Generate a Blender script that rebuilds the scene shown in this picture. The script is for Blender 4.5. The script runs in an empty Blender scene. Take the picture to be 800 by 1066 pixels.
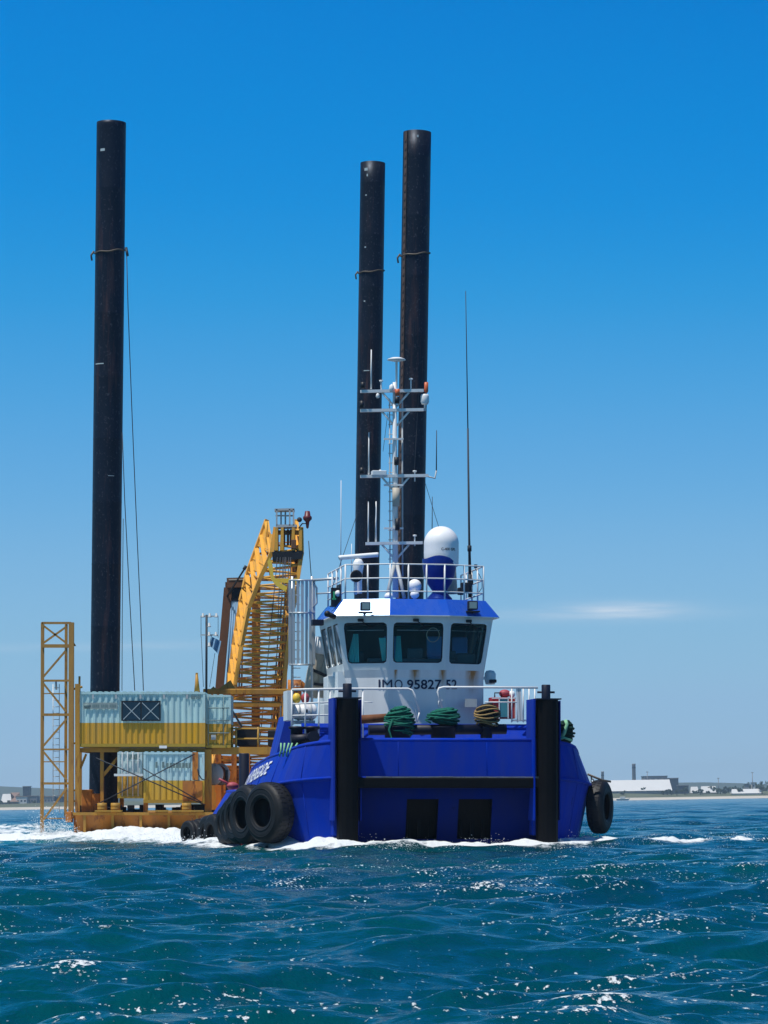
import bpy, bmesh, math, random
import numpy as np
from mathutils import Vector, Matrix

random.seed(7)
rng = np.random.default_rng(11)
scene = bpy.context.scene
COL = scene.collection

# ------------------------------------------------------------------ frames
F_PX, CX, CY, H = 3200.0, 400.0, 835.0, 1.6          # focal (px of the 800x1066 photo), principal point, eye height
ROLL = math.radians(0.89)
R = Matrix.Rotation(ROLL, 4, 'Y')                     # the boat with the camera leans a little: level frame -> world
SUN = Vector((-0.28, -0.205, 0.938)).normalized()

def dp(px, py, Y):
    """a point of the level frame at distance Y"""
    return Vector(((px - CX) * Y / F_PX, Y, H + (CY - py) * Y / F_PX))

YAW = math.radians(9.0)
TX0, TY0 = 2.05, 100.7
TUG = R @ Matrix.Translation((TX0, TY0, 0.0)) @ Matrix.Rotation(YAW, 4, 'Z')
_c, _s = math.cos(YAW), math.sin(YAW)

def tp(px, py, y):
    """tug frame: x across, y aft, z up"""
    k = (px - CX) / F_PX
    x = (k * TY0 + k * y * _c - TX0 + y * _s) / (_c - k * _s)
    Y = TY0 + x * _s + y * _c
    return Vector((x, y, H + (CY - py) * Y / F_PX))

# ------------------------------------------------------------------ things
ORG = {}

def tag(o, label=None, cat=None, group=None, kind=None):
    if label: o['label'] = label
    if cat: o['category'] = cat
    if group: o['group'] = group
    if kind: o['kind'] = kind
    return o

def thing(name, label, cat, loc, frame=R, group=None, rot=None):
    o = bpy.data.objects.new(name, None)
    o.empty_display_size = 0.3
    COL.objects.link(o)
    loc = Vector(loc)
    m = frame @ Matrix.Translation(loc)
    if rot is not None: m = m @ rot
    o.matrix_world = m
    tag(o, label, cat, group)
    ORG[o.name] = loc if rot is None else Vector((0, 0, 0))
    return o

def top_of(o):
    while o.parent is not None: o = o.parent
    return o

class MB:
    def __init__(s): s.v = []; s.f = []; s.sm = []
    def add(s, vs, fs, smooth=False):
        b = len(s.v)
        s.v.extend([tuple(p) for p in vs])
        for f in fs:
            s.f.append(tuple(i + b for i in f)); s.sm.append(smooth)
        return s
    def quad(s, a, b, c, d, smooth=False): return s.add([a, b, c, d], [(0, 1, 2, 3)], smooth)
    def poly(s, pts): return s.add(pts, [tuple(range(len(pts)))])
    def box(s, lo, hi, bev=0.0):
        (x0, y0, z0), (x1, y1, z1) = lo, hi
        if x0 > x1: x0, x1 = x1, x0
        if y0 > y1: y0, y1 = y1, y0
        if z0 > z1: z0, z1 = z1, z0
        if bev <= 0:
            return s.add([(x0,y0,z0),(x1,y0,z0),(x1,y1,z0),(x0,y1,z0),(x0,y0,z1),(x1,y0,z1),(x1,y1,z1),(x0,y1,z1)],
                  [(0,3,2,1),(4,5,6,7),(0,1,5,4),(1,2,6,5),(2,3,7,6),(3,0,4,7)])
        bm = bmesh.new()
        bmesh.ops.create_cube(bm, size=1.0)
        for v in bm.verts:
            v.co = Vector(((x0+x1)/2 + v.co.x*(x1-x0), (y0+y1)/2 + v.co.y*(y1-y0), (z0+z1)/2 + v.co.z*(z1-z0)))
        bmesh.ops.bevel(bm, geom=bm.edges[:], offset=bev, segments=2, affect='EDGES', profile=0.5)
        bm.verts.index_update()
        s.add([v.co.copy() for v in bm.verts], [[v.index for v in f.verts] for f in bm.faces])
        bm.free()
        return s
    def bar(s, a, b, w, h=None, up=(0, 0, 1)):
        a, b = Vector(a), Vector(b); h = h or w
        d = (b - a).normalized(); u = Vector(up)
        if abs(d.dot(u)) > 0.98: u = Vector((0, 1, 0))
        x = d.cross(u).normalized(); y = x.cross(d).normalized()
        vs = []
        for p in (a, b):
            for i, j in ((-1,-1),(1,-1),(1,1),(-1,1)):
                vs.append(p + x*(i*w/2) + y*(j*h/2))
        return s.add(vs, [(0,3,2,1),(4,5,6,7),(0,1,5,4),(1,2,6,5),(2,3,7,6),(3,0,4,7)])
    def tube(s, pts, r, n=7, caps=True, radii=None):
        pts = [Vector(p) for p in pts]
        m = len(pts)
        base = len(s.v); prev = None; vs = []
        for i, p in enumerate(pts):
            d = (pts[min(i+1, m-1)] - pts[max(i-1, 0)])
            d = d.normalized() if d.length > 1e-9 else Vector((0, 0, 1))
            if prev is None:
                u = Vector((0, 0, 1)) if abs(d.z) < 0.9 else Vector((0, 1, 0))
                x = d.cross(u).normalized()
            else:
                x = (prev - d * prev.dot(d))
                x = x.normalized() if x.length > 1e-6 else d.orthogonal().normalized()
            prev = x; y = d.cross(x)
            rr = radii[i] if radii else r
            for k in range(n):
                a = 2*math.pi*k/n
                vs.append(p + x*(rr*math.cos(a)) + y*(rr*math.sin(a)))
        fs = []
        for i in range(m-1):
            for k in range(n):
                fs.append((i*n+k, i*n+(k+1)%n, (i+1)*n+(k+1)%n, (i+1)*n+k))
        s.add(vs, fs, True)
        if caps:
            s.f.append(tuple(base + k for k in range(n-1, -1, -1))); s.sm.append(False)
            s.f.append(tuple(base + (m-1)*n + k for k in range(n))); s.sm.append(False)
        return s
    def lathe(s, prof, n=24, mat=None, smooth=True):
        """prof: (r, z); optional matrix"""
        vs = []
        for r, z in prof:
            for k in range(n):
                a = 2*math.pi*k/n
                p = Vector((r*math.cos(a), r*math.sin(a), z))
                vs.append(mat @ p if mat else p)
        fs = []
        for i in range(len(prof)-1):
            for k in range(n):
                fs.append((i*n+k, i*n+(k+1)%n, (i+1)*n+(k+1)%n, (i+1)*n+k))
        return s.add(vs, fs, smooth)
    def ball(s, c, r, n=14, sc=(1, 1, 1)):
        prof = [(max(1e-4, math.sin(math.pi*i/n)), -math.cos(math.pi*i/n)) for i in range(n+1)]
        m = Matrix.Translation(Vector(c)) @ Matrix.Diagonal((r*sc[0], r*sc[1], r*sc[2], 1))
        return s.lathe(prof, n*2, m)
    def prism(s, poly, z0, z1):
        n = len(poly)
        vs = [(p[0], p[1], z0) for p in poly] + [(p[0], p[1], z1) for p in poly]
        fs = [tuple(range(n-1, -1, -1)), tuple(range(n, 2*n))]
        for i in range(n):
            j = (i+1) % n
            fs.append((i, j, n+j, n+i))
        return s.add(vs, fs)
    def build(s, name, m, parent=None, org=None, label=None):
        o_ = Vector(org) if org is not None else (ORG.get(top_of(parent).name, Vector()) if parent else Vector())
        me = bpy.data.meshes.new(name)
        me.from_pydata([(p[0]-o_.x, p[1]-o_.y, p[2]-o_.z) for p in s.v], [], s.f)
        me.polygons.foreach_set('use_smooth', s.sm)
        me.materials.append(m)
        me.validate(); me.update()
        bm = bmesh.new(); bm.from_mesh(me)
        bmesh.ops.recalc_face_normals(bm, faces=bm.faces[:])
        bm.to_mesh(me); bm.free()
        o = bpy.data.objects.new(name, me)
        COL.objects.link(o)
        if parent is not None: o.parent = parent
        if label: o['label'] = label
        return o

def build_split(mb, name, m, parent=None):
    par = list(range(len(mb.v)))
    def find(i):
        while par[i] != i: par[i] = par[par[i]]; i = par[i]
        return i
    for f in mb.f:
        r0 = find(f[0])
        for i in f[1:]: par[find(i)] = r0
    groups = {}
    for f, sm in zip(mb.f, mb.sm): groups.setdefault(find(f[0]), []).append((f, sm))
    out = []
    for g in groups.values():
        q = MB(); ids = {}
        for f, sm in g:
            for i in f:
                if i not in ids: ids[i] = len(q.v); q.v.append(mb.v[i])
            q.f.append(tuple(ids[i] for i in f)); q.sm.append(sm)
        out.append(q.build(name, m, parent))
    return out

def copy_tree(o, parent=None):
    c = o.copy(); COL.objects.link(c)
    if parent is not None:
        c.parent = parent; c.matrix_parent_inverse = Matrix()
    for ch in [x for x in bpy.data.objects if x.parent == o]:
        copy_tree(ch, c)
    return c

# ------------------------------------------------------------------ materials
def nodes_of(name):
    m = bpy.data.materials.new(name); m.use_nodes = True
    nt = m.node_tree
    return m, nt, nt.nodes, nt.links, nt.nodes['Principled BSDF']

def ramp(N, L, src, p0, p1, c0=(0, 0, 0, 1), c1=(1, 1, 1, 1)):
    r = N.new('ShaderNodeValToRGB')
    r.color_ramp.elements[0].position = p0; r.color_ramp.elements[1].position = p1
    r.color_ramp.elements[0].color = c0; r.color_ramp.elements[1].color = c1
    L.new(src, r.inputs[0]); return r.outputs[0]

def mixc(N, L, fac, a, b):
    x = N.new('ShaderNodeMix'); x.data_type = 'RGBA'
    for sock, v in ((x.inputs[0], fac), (x.inputs[6], a), (x.inputs[7], b)):
        if hasattr(v, 'is_linked') or hasattr(v, 'links'): L.new(v, sock)
        elif isinstance(v, (int, float)): sock.default_value = v
        else: sock.default_value = (*v, 1) if len(v) == 3 else v
    return x.outputs[2]

def noise(N, L, vec, scale, detail=4, rough=0.55):
    n = N.new('ShaderNodeTexNoise'); n.inputs['Scale'].default_value = scale
    n.inputs['Detail'].default_value = detail; n.inputs['Roughness'].default_value = rough
    if vec is not None: L.new(vec, n.inputs['Vector'])
    return n.outputs['Fac']

def mapped(N, L, sc, loc=(0, 0, 0)):
    t = N.new('ShaderNodeTexCoord'); mp = N.new('ShaderNodeMapping')
    mp.inputs['Scale'].default_value = sc; mp.inputs['Location'].default_value = loc
    L.new(t.outputs['Object'], mp.inputs['Vector']); return mp.outputs['Vector']

def paint(name, col, rough=0.45, metal=0.0, var=0.18, rust=0.0, rustcol=(0.16, 0.055, 0.018), streak=0.22, scale=2.2,
          split=None, spec=0.35, bump=0.12, coat=0.0, axis=2, scuff=0.0, scuffcol=(0.5, 0.5, 0.48), bscale=9.0, bands=None, tint=None):
    m, nt, N, L, B = nodes_of(name)
    base = tuple(col)
    cur = base
    if split:
        t = N.new('ShaderNodeTexCoord'); sp = N.new('ShaderNodeSeparateXYZ'); L.new(t.outputs['Object'], sp.inputs[0])
        cmp_ = N.new('ShaderNodeMath'); cmp_.operation = 'GREATER_THAN'; cmp_.inputs[1].default_value = split[0]
        L.new(sp.outputs[axis], cmp_.inputs[0])
        cur = mixc(N, L, cmp_.outputs[0], split[1], base)
    if bands:
        for z0, z1, bc in bands:
            t = N.new('ShaderNodeTexCoord'); sp = N.new('ShaderNodeSeparateXYZ'); L.new(t.outputs['Object'], sp.inputs[0])
            g = N.new('ShaderNodeMath'); g.operation = 'COMPARE'; g.inputs[1].default_value = (z0+z1)/2; g.inputs[2].default_value = (z1-z0)/2
            L.new(sp.outputs[2], g.inputs[0]); cur = mixc(N, L, g.outputs[0], cur, bc)
    v = mapped(N, L, (1, 1, streak))
    n1 = noise(N, L, v, scale, 6, 0.6)
    f1 = ramp(N, L, n1, 0.3, 0.72)
    hs = N.new('ShaderNodeHueSaturation'); hs.inputs['Value'].default_value = 1 - var; hs.inputs['Saturation'].default_value = 0.92
    if isinstance(cur, tuple): hs.inputs['Color'].default_value = (*cur, 1)
    else: L.new(cur, hs.inputs['Color'])
    c = mixc(N, L, f1, cur, hs.outputs[0])
    if rust > 0:
        v2 = mapped(N, L, (1, 1, streak * 0.8), (3.1, 1.7, 0.4))
        n2 = noise(N, L, v2, scale * 1.9, 8, 0.68)
        th = 0.78 - 0.5 * rust
        c = mixc(N, L, ramp(N, L, n2, th - 0.04, th + 0.09), c, rustcol)
    if scuff > 0:
        v3 = mapped(N, L, (1.5, 1.5, 1), (7, 3, 1))
        n3 = noise(N, L, v3, 6.0, 8, 0.75)
        th = 0.8 - 0.4 * scuff
        c = mixc(N, L, ramp(N, L, n3, th, th + 0.1), c, scuffcol)
    L.new(c, B.inputs['Base Color'])
    B.inputs['Metallic'].default_value = metal
    B.inputs['Specular IOR Level'].default_value = spec
    B.inputs['Coat Weight'].default_value = coat
    if tint: B.inputs['Specular Tint'].default_value = (*tint, 1)
    if tint and spec < 0.15: B.inputs['IOR'].default_value = 1.22
    rr = N.new('ShaderNodeMapRange'); rr.inputs[3].default_value = max(0.05, rough - 0.1); rr.inputs[4].default_value = min(1, rough + 0.14)
    L.new(n1, rr.inputs[0]); L.new(rr.outputs[0], B.inputs['Roughness'])
    if bump > 0:
        nb = noise(N, L, mapped(N, L, (1, 1, 0.6)), bscale, 5, 0.6)
        b = N.new('ShaderNodeBump'); b.inputs['Strength'].default_value = bump; b.inputs['Distance'].default_value = 0.03
        L.new(nb, b.inputs['Height']); L.new(b.outputs[0], B.inputs['Normal'])
    return m

BLUE = (0.0002, 0.034, 0.41)
MAT = {}
MAT['hull'] = paint('hull_blue_paint', BLUE, 0.40, spec=0.10, tint=(0.05, 0.4, 1.0), var=0.3, rust=0.22, rustcol=(0.006, 0.012, 0.07), scale=1.4, scuff=0.08, scuffcol=(0.02, 0.08, 0.36), split=(0.16, (0.09, 0.012, 0.016)), bump=0.38, bscale=1.6)
MAT['blue'] = paint('deck_blue_paint', BLUE, 0.40, spec=0.10, tint=(0.05, 0.4, 1.0), var=0.25, rust=0.14, rustcol=(0.006, 0.012, 0.08), scale=1.9, bump=0.25, bscale=2.2)
MAT['roof'] = paint('roof_blue_gloss', (0.001, 0.075, 0.48), 0.25, tint=(0.45, 0.7, 1.0), var=0.12, scale=1.0, bump=0.02, spec=0.5)
MAT['white'] = paint('superstructure_white', (0.70, 0.76, 0.76), 0.4, var=0.14, rust=0.09, rustcol=(0.42, 0.24, 0.11), streak=0.12, scale=1.6, bump=0.05)
MAT['whiteclean'] = paint('white_gloss', (0.8, 0.8, 0.79), 0.35, var=0.06, bump=0.0)
MAT['rail'] = paint('rail_white', (0.72, 0.73, 0.72), 0.4, var=0.12, rust=0.06, rustcol=(0.3, 0.15, 0.07), bump=0.0, scale=5)
MAT['grey'] = paint('light_grey_paint', (0.42, 0.45, 0.46), 0.45, var=0.15, bump=0.04)
MAT['galv'] = paint('galvanised_aluminium', (0.52, 0.55, 0.56), 0.42, metal=0.4, var=0.15, bump=0.02)
MAT['dark'] = paint('dark_equipment', (0.01, 0.012, 0.018), 0.5, var=0.3, bump=0.06)
MAT['navy'] = paint('navy_bollard_paint', (0.004, 0.007, 0.025), 0.5, var=0.3, rust=0.12, bump=0.1, scuff=0.1)
MAT['rubber'] = paint('fender_rubber', (0.0035, 0.0035, 0.005), 0.6, var=0.35, scuff=0.16, scuffcol=(0.035, 0.035, 0.042), bump=0.35, bscale=12, spec=0.12)
MAT['tyre'] = paint('tyre_rubber', (0.012, 0.013, 0.015), 0.55, var=0.35, scuff=0.25, scuffcol=(0.06, 0.06, 0.06), bump=0.3, bscale=14, spec=0.3, streak=0.8)
MAT['rust'] = paint('rusty_steel', (0.20, 0.075, 0.03), 0.75, var=0.4, rust=0.3, rustcol=(0.09, 0.03, 0.015), bump=0.4, spec=0.2)
MAT['chain'] = paint('worn_chain', (0.12, 0.10, 0.08), 0.6, metal=0.4, var=0.3, bump=0)
MAT['rope_green'] = paint('green_rope', (0.012, 0.16, 0.11), 0.8, var=0.45, scale=7, bump=0.5, bscale=40, streak=1, spec=0.15)
MAT['rope_dark'] = paint('dark_green_rope', (0.01, 0.05, 0.035), 0.8, var=0.4, scale=7, bump=0.5, bscale=40, streak=1, spec=0.15)
MAT['rope_pale'] = paint('pale_green_rope', (0.25, 0.55, 0.32), 0.8, var=0.3, scale=7, bump=0.4, bscale=40, streak=1, spec=0.15)
MAT['rope_tan'] = paint('tan_rope', (0.34, 0.23, 0.09), 0.8, var=0.35, scale=7, bump=0.5, bscale=40, streak=1, spec=0.15)
MAT['rope_black'] = paint('black_rope', (0.02, 0.02, 0.022), 0.8, var=0.35, scale=7, bump=0.5, bscale=40, streak=1, spec=0.15)
MAT['pile'] = paint('pile_black_coating', (0.004, 0.008, 0.018), 0.42, tint=(0.6, 0.75, 1.0), var=0.5, rust=0.36, rustcol=(0.042, 0.021, 0.02), streak=0.10, scale=1.3, scuff=0.58, scuffcol=(0.062, 0.064, 0.078), bump=0.4, bscale=2.5, spec=0.25)
MAT['rack'] = paint('pile_rack_rust', (0.10, 0.062, 0.052), 0.7, var=0.4, rust=0.2, scale=3, bump=0.4)
MAT['yellow'] = paint('barge_yellow_paint', (0.46, 0.25, 0.022), 0.5, var=0.3, rust=0.27, rustcol=(0.15, 0.05, 0.015), scale=2.4, bump=0.1)
MAT['ochre'] = paint('ochre_steel', (0.50, 0.24, 0.02), 0.55, var=0.35, rust=0.34, rustcol=(0.15, 0.045, 0.015), scale=2.2, bump=0.15)
MAT['orange'] = paint('rusty_orange_hull', (0.62, 0.21, 0.015), 0.6, var=0.4, rust=0.42, rustcol=(0.13, 0.035, 0.014), scale=1.6, bump=0.3, streak=0.4)
MAT['crane'] = paint('crane_yellow', (0.76, 0.37, 0.03), 0.45, var=0.25, rust=0.17, rustcol=(0.2, 0.075, 0.02), scale=2.8, bump=0.06, streak=0.5)
MAT['brightyellow'] = paint('bright_yellow', (0.82, 0.55, 0.03), 0.4, var=0.12, rust=0.06, bump=0.03)
MAT['brown'] = paint('brown_primer', (0.17, 0.075, 0.035), 0.6, var=0.3, rust=0.1, bump=0.1)
MAT['tower'] = paint('tower_ochre', (0.46, 0.23, 0.04), 0.55, var=0.35, rust=0.33, rustcol=(0.16, 0.06, 0.025), scale=3, bump=0.12)
MAT['cwall'] = paint('container_two_tone', (0.47, 0.68, 0.67), 0.5, var=0.22, rust=0.22, rustcol=(0.3, 0.17, 0.08), scale=2.0, split=(1.12, (0.60, 0.32, 0.012)), bump=0.05)
MAT['cwall2'] = paint('container_worn_two_tone', (0.46, 0.68, 0.71), 0.5, var=0.16, rust=0.24, rustcol=(0.24, 0.10, 0.03), scale=2.0, split=(1.05, (0.62, 0.38, 0.02)), bump=0.05)
MAT['cdoor'] = paint('container_door_two_tone', (0.52, 0.66, 0.66), 0.5, var=0.2, rust=0.28, rustcol=(0.28, 0.12, 0.04), scale=2.0, split=(1.05, (0.62, 0.34, 0.03)), bump=0.05)
MAT['cframe'] = paint('container_rail_yellow', (0.42, 0.27, 0.02), 0.5, var=0.2, rust=0.25, bump=0.05)
MAT['glassdark'] = paint('office_window_glass', (0.006, 0.03, 0.055), 0.12, var=0.2, bump=0)
MAT['tape'] = paint('window_tape', (0.35, 0.42, 0.44), 0.7, var=0.1, bump=0)
MAT['sign'] = paint('faded_sign_grey', (0.27, 0.34, 0.33), 0.6, var=0.25, bump=0)
MAT['signdark'] = paint('faded_sign_print', (0.17, 0.26, 0.26), 0.6, var=0.4, bump=0)
MAT['navytext'] = paint('navy_lettering', (0.012, 0.018, 0.06), 0.5, var=0.1, bump=0)
MAT['whitetext'] = paint('white_lettering', (0.78, 0.8, 0.82), 0.5, var=0.1, bump=0)
MAT['tan'] = paint('tan_exhaust', (0.50, 0.45, 0.36), 0.5, var=0.2, rust=0.1, bump=0.05)
MAT['red'] = paint('red_paint', (0.42, 0.02, 0.025), 0.45, var=0.2, bump=0.03)
MAT['teal'] = paint('teal_paint', (0.06, 0.28, 0.33), 0.5, var=0.15, bump=0.03)
MAT['curtain'] = paint('teal_curtain', (0.16, 0.72, 0.70), 0.8, var=0.2, scale=8, bump=0.2, streak=0.1)
MAT['interior'] = paint('cabin_interior', (0.07, 0.11, 0.13), 0.7, var=0.2, bump=0)
MAT['seat'] = paint('seat_blue', (0.10, 0.26, 0.55), 0.7, var=0.2, bump=0)
MAT['lampglass'] = paint('lamp_glass', (0.22, 0.32, 0.33), 0.15, var=0.1, bump=0)
MAT['orangelamp'] = paint('orange_plastic', (0.55, 0.10, 0.02), 0.4, var=0.1, bump=0)
MAT['cable'] = paint('steel_cable', (0.03, 0.04, 0.055), 0.6, metal=0.3, var=0.2, bump=0)
MAT['greenlight'] = paint('green_light_board', (0.03, 0.45, 0.16), 0.5, var=0.1, bump=0)
MAT['bluecable'] = paint('pale_blue_cable', (0.14, 0.27, 0.42), 0.5, var=0.2, bump=0)
MAT['pinkbuoy'] = paint('faded_pink_buoy', (0.38, 0.05, 0.07), 0.5, var=0.15, bump=0)
MAT['flag'] = paint('blue_flag_cloth', (0.16, 0.32, 0.5), 0.8, var=0.2, bump=0)

def glass_mat():
    m, nt, N, L, B = nodes_of('wheelhouse_glass')
    out = N['Material Output']
    tr = N.new('ShaderNodeBsdfTransparent'); tr.inputs[0].default_value = (0.78, 0.93, 0.93, 1)
    gl = N.new('ShaderNodeBsdfGlossy'); gl.inputs['Roughness'].default_value = 0.03; gl.inputs[0].default_value = (0.8, 0.9, 1, 1)
    fr = N.new('ShaderNodeFresnel'); fr.inputs['IOR'].default_value = 1.5
    mx = N.new('ShaderNodeMixShader')
    L.new(fr.outputs[0], mx.inputs[0]); L.new(tr.outputs[0], mx.inputs[1]); L.new(gl.outputs[0], mx.inputs[2])
    L.new(mx.outputs[0], out.inputs['Surface'])
    return m
MAT['glass'] = glass_mat()

# ================================================================== TUG
tug = thing('tugboat', 'blue tugboat with white wheelhouse and two black bow fender columns, heading towards the viewer', 'tugboat', (0, 0, 0), TUG)

# ---- hull: half outline (tug's right side x > 0), from the column aft to the stern
HB = 5.72
half = [(3.45, 0.12), (3.85, 0.3), (4.45, 0.75), (4.98, 1.4), (5.38, 2.3), (5.62, 3.4), (HB, 4.6), (HB, 6), (HB, 8), (HB, 10), (HB, 12), (HB, 14), (HB, 16),
        (HB, 18), (HB, 20), (HB, 22), (5.45, 23.6), (5.25, 24.8), (4.8, 25.6), (3.8, 26.0), (0.0, 26.1)]
def densify(poly, step):
    out = [Vector(poly[0])]
    for a, b in zip(poly, poly[1:]):
        a, b = Vector(a), Vector(b); n = max(1, int((b-a).length/step))
        for i in range(1, n+1): out.append(a.lerp(b, i/n))
    return out
path = densify(half, 0.4)
for _ in range(3):
    path = [path[0]] + [(path[i-1] + path[i]*2 + path[i+1])/4 for i in range(1, len(path)-1)] + [path[-1]]
def lerp_table(t, tab):
    for (a, va), (b, vb) in zip(tab, tab[1:]):
        if t <= b:
            f = max(0, min(1, (t-a)/(b-a))); f = f*f*(3-2*f) if len(tab) < 0 else f
            return va + (vb-va)*f
    return tab[-1][1]
ZT = [(-1, 3.62), (0.2, 3.60), (3.2, 3.2), (6, 3.05), (8.6, 2.92), (10.5, 2.75), (12, 2.45), (13.5, 2.15), (15.0, 2.02), (30, 1.98)]
ZK = [(-1, 2.42), (0.2, 2.40), (3.2, 2.12), (9, 1.72), (13, 1.1), (15, 0.8), (30, 0.72)]
OT = [(-1, 0.05), (0.2, 0.08), (2.0, 0.42), (9, 0.45), (13, 0.6), (15, 0.78), (30, 0.8)]
def ring(side):
    rows = []
    n = len(path)
    for i, p in enumerate(path):
        t = (path[min(i+1, n-1)] - path[max(i-1, 0)]).normalized()
        nrm = Vector((t.y, -t.x))                 # outward
        y = p.y
        zt, zk, ot = lerp_table(y, ZT), lerp_table(y, ZK), lerp_table(y, OT)
        q = p - nrm*ot; k = p; m_ = p - nrm*0.06; w = p - nrm*(0.52 if y < 5 else max(0.12, 0.52 - 0.09*(y-5))); b = p - nrm*0.5
        rows.append([Vector((side*q.x, q.y, zt)), Vector((side*k.x, k.y, zk)), Vector((side*m_.x, m_.y, zk-0.10)),
                     Vector((side*(p-nrm*0.29).x, (p-nrm*0.29).y, zk*0.45)), Vector((side*w.x, w.y, -0.1)), Vector((side*b.x, b.y, -1.5))])
    return rows
hull = MB(); cap = MB(); strake = MB(); inner = MB()
rings = {}
for side in (-1, 1):
    rows = ring(side); rings[side] = rows
    for a, b in zip(rows, rows[1:]):
        for j in range(5):
            hull.quad(a[j], b[j], b[j+1], a[j+1])
        i0 = Vector((a[0].x - side*0.10, a[0].y, a[0].z)); i1 = Vector((b[0].x - side*0.10, b[0].y, b[0].z))
        inner.quad(i0, i1, Vector((i1.x, i1.y, i1.z-0.9)), Vector((i0.x, i0.y, i0.z-0.9)))
    cap.tube([(r[0].x - side*0.04, r[0].y, r[0].z) for r in rows], 0.075, 8)
    strake.tube([(r[1].x, r[1].y, r[1].z) for r in rows], 0.06, 6)
hull_o = hull.build('hull', MAT['hull'], tug)
inner.build('bulwark_lining', MAT['blue'], hull_o)
cap.build('cap_rail', MAT['blue'], hull_o)
strake.build('rubbing_strake', MAT['hull'], hull_o)
# decks
dk = MB()
fp = [(-3.3, 0.5)] + [(-p.x+0.55, p.y) for p in path if 0.5 < p.y < 11] ; fp2 = [(-x, y) for x, y in fp][::-1]
dk.prism(fp + fp2, 2.2, 2.3)
mp_ = [(-p.x+0.6, p.y) for p in path if p.y > 11.2 and p.x > 0.8]; mp2 = [(-x, y) for x, y in mp_][::-1]
dk.prism(mp_ + mp2, 0.25, 0.35)
dk.box((-4.3, 11.0, 0.35), (4.3, 11.18, 2.28))
dk.build('deck', MAT['grey'], tug)

# ---- bow plates
bp = MB()
zt, zb = 3.6, 2.44
bp.add([(-3.15, 0.0, zb), (3.15, 0.0, zb), (3.15, 0.03, zt), (-3.15, 0.03, zt), (-3.15, 0.12, zb), (3.15, 0.12, zb), (3.15, 0.15, zt), (-3.15, 0.15, zt)],
       [(0,1,2,3), (7,6,5,4), (3,2,6,7), (0,4,5,1), (0,3,7,4), (1,5,6,2)])
bow = bp.build('bow_plate', MAT['blue'], tug)
MB().tube([(-3.15, 0.09, zt+0.03), (3.15, 0.09, zt+0.03)], 0.07, 8).build('bow_plate_rim', MAT['blue'], bow)
sm_ = MB()
for x in (-1.6, 1.35): sm_.tube([(x, 0.001, zb+0.02), (x, 0.029, zt-0.03)], 0.009, 5)
build_split(sm_, 'weld_seam', MAT['blue'], bow)
sm_ = MB()
for side in (-1, 1):
    for i in (3, 7, 12, 18, 25):
        r_ = rings[side][i]
        sm_.tube([r_[0]+Vector((side*0.005, 0, 0)), r_[1]+Vector((side*0.005, 0, 0))], 0.016, 5); sm_.tube([r_[2]+Vector((side*0.005, 0, 0)), r_[3]+Vector((side*0.005, 0, 0)), r_[4]+Vector((side*0.005, 0, 0))], 0.016, 5)
build_split(sm_, 'hull_seam', MAT['hull'], hull_o)
# beam fender under it, with a worn steel edge
bf = MB(); bf.box((-3.12, -0.28, 2.06), (3.12, 0.3, 2.40), 0.05)
beam = bf.build('beam_fender', MAT['rubber'], tug)
ee = MB()
for i in range(24):
    x0 = -2.7 + i*0.24; x1 = x0 + 0.23
    z = 2.415 + random.uniform(-0.006, 0.006)
    ee.box((x0, -0.26+random.uniform(-0.01, 0.02), z-0.012), (x1, -0.20, z+0.022))
ee.build('worn_edge', paint('worn_bare_steel', (0.36, 0.34, 0.32), 0.5, metal=0.3, var=0.5, rust=0.35, scale=4), beam)
# lower plate with two push recesses
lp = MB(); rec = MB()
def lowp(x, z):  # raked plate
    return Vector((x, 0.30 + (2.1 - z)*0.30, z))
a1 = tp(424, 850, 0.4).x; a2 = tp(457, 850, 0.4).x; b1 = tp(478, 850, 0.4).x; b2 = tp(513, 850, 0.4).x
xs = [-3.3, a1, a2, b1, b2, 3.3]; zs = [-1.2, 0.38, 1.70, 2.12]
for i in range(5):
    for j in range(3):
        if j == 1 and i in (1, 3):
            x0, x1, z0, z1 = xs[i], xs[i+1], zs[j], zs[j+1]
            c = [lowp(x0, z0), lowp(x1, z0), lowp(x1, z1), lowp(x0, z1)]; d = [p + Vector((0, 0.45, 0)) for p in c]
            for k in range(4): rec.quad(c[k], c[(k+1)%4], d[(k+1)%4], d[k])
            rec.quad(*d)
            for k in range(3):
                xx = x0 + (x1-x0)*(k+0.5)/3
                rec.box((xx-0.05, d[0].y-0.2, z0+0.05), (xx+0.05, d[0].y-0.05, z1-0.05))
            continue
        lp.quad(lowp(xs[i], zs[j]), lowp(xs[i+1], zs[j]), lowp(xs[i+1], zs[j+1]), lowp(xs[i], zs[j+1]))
low = lp.build('lower_bow_plate', paint('shade_darkened_bow_paint', (0.0003, 0.012, 0.15), 0.45, var=0.3, rust=0.3, rustcol=(0.004, 0.005, 0.02), scale=1.0, streak=0.5, bump=0.25, bscale=2, spec=0.1, tint=(0.1, 0.4, 1.0)), tug)  # darker than hull blue: beam fender shade put into the colour, plus scuffs
rec.build('push_recess', MAT['rubber'], low)

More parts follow.
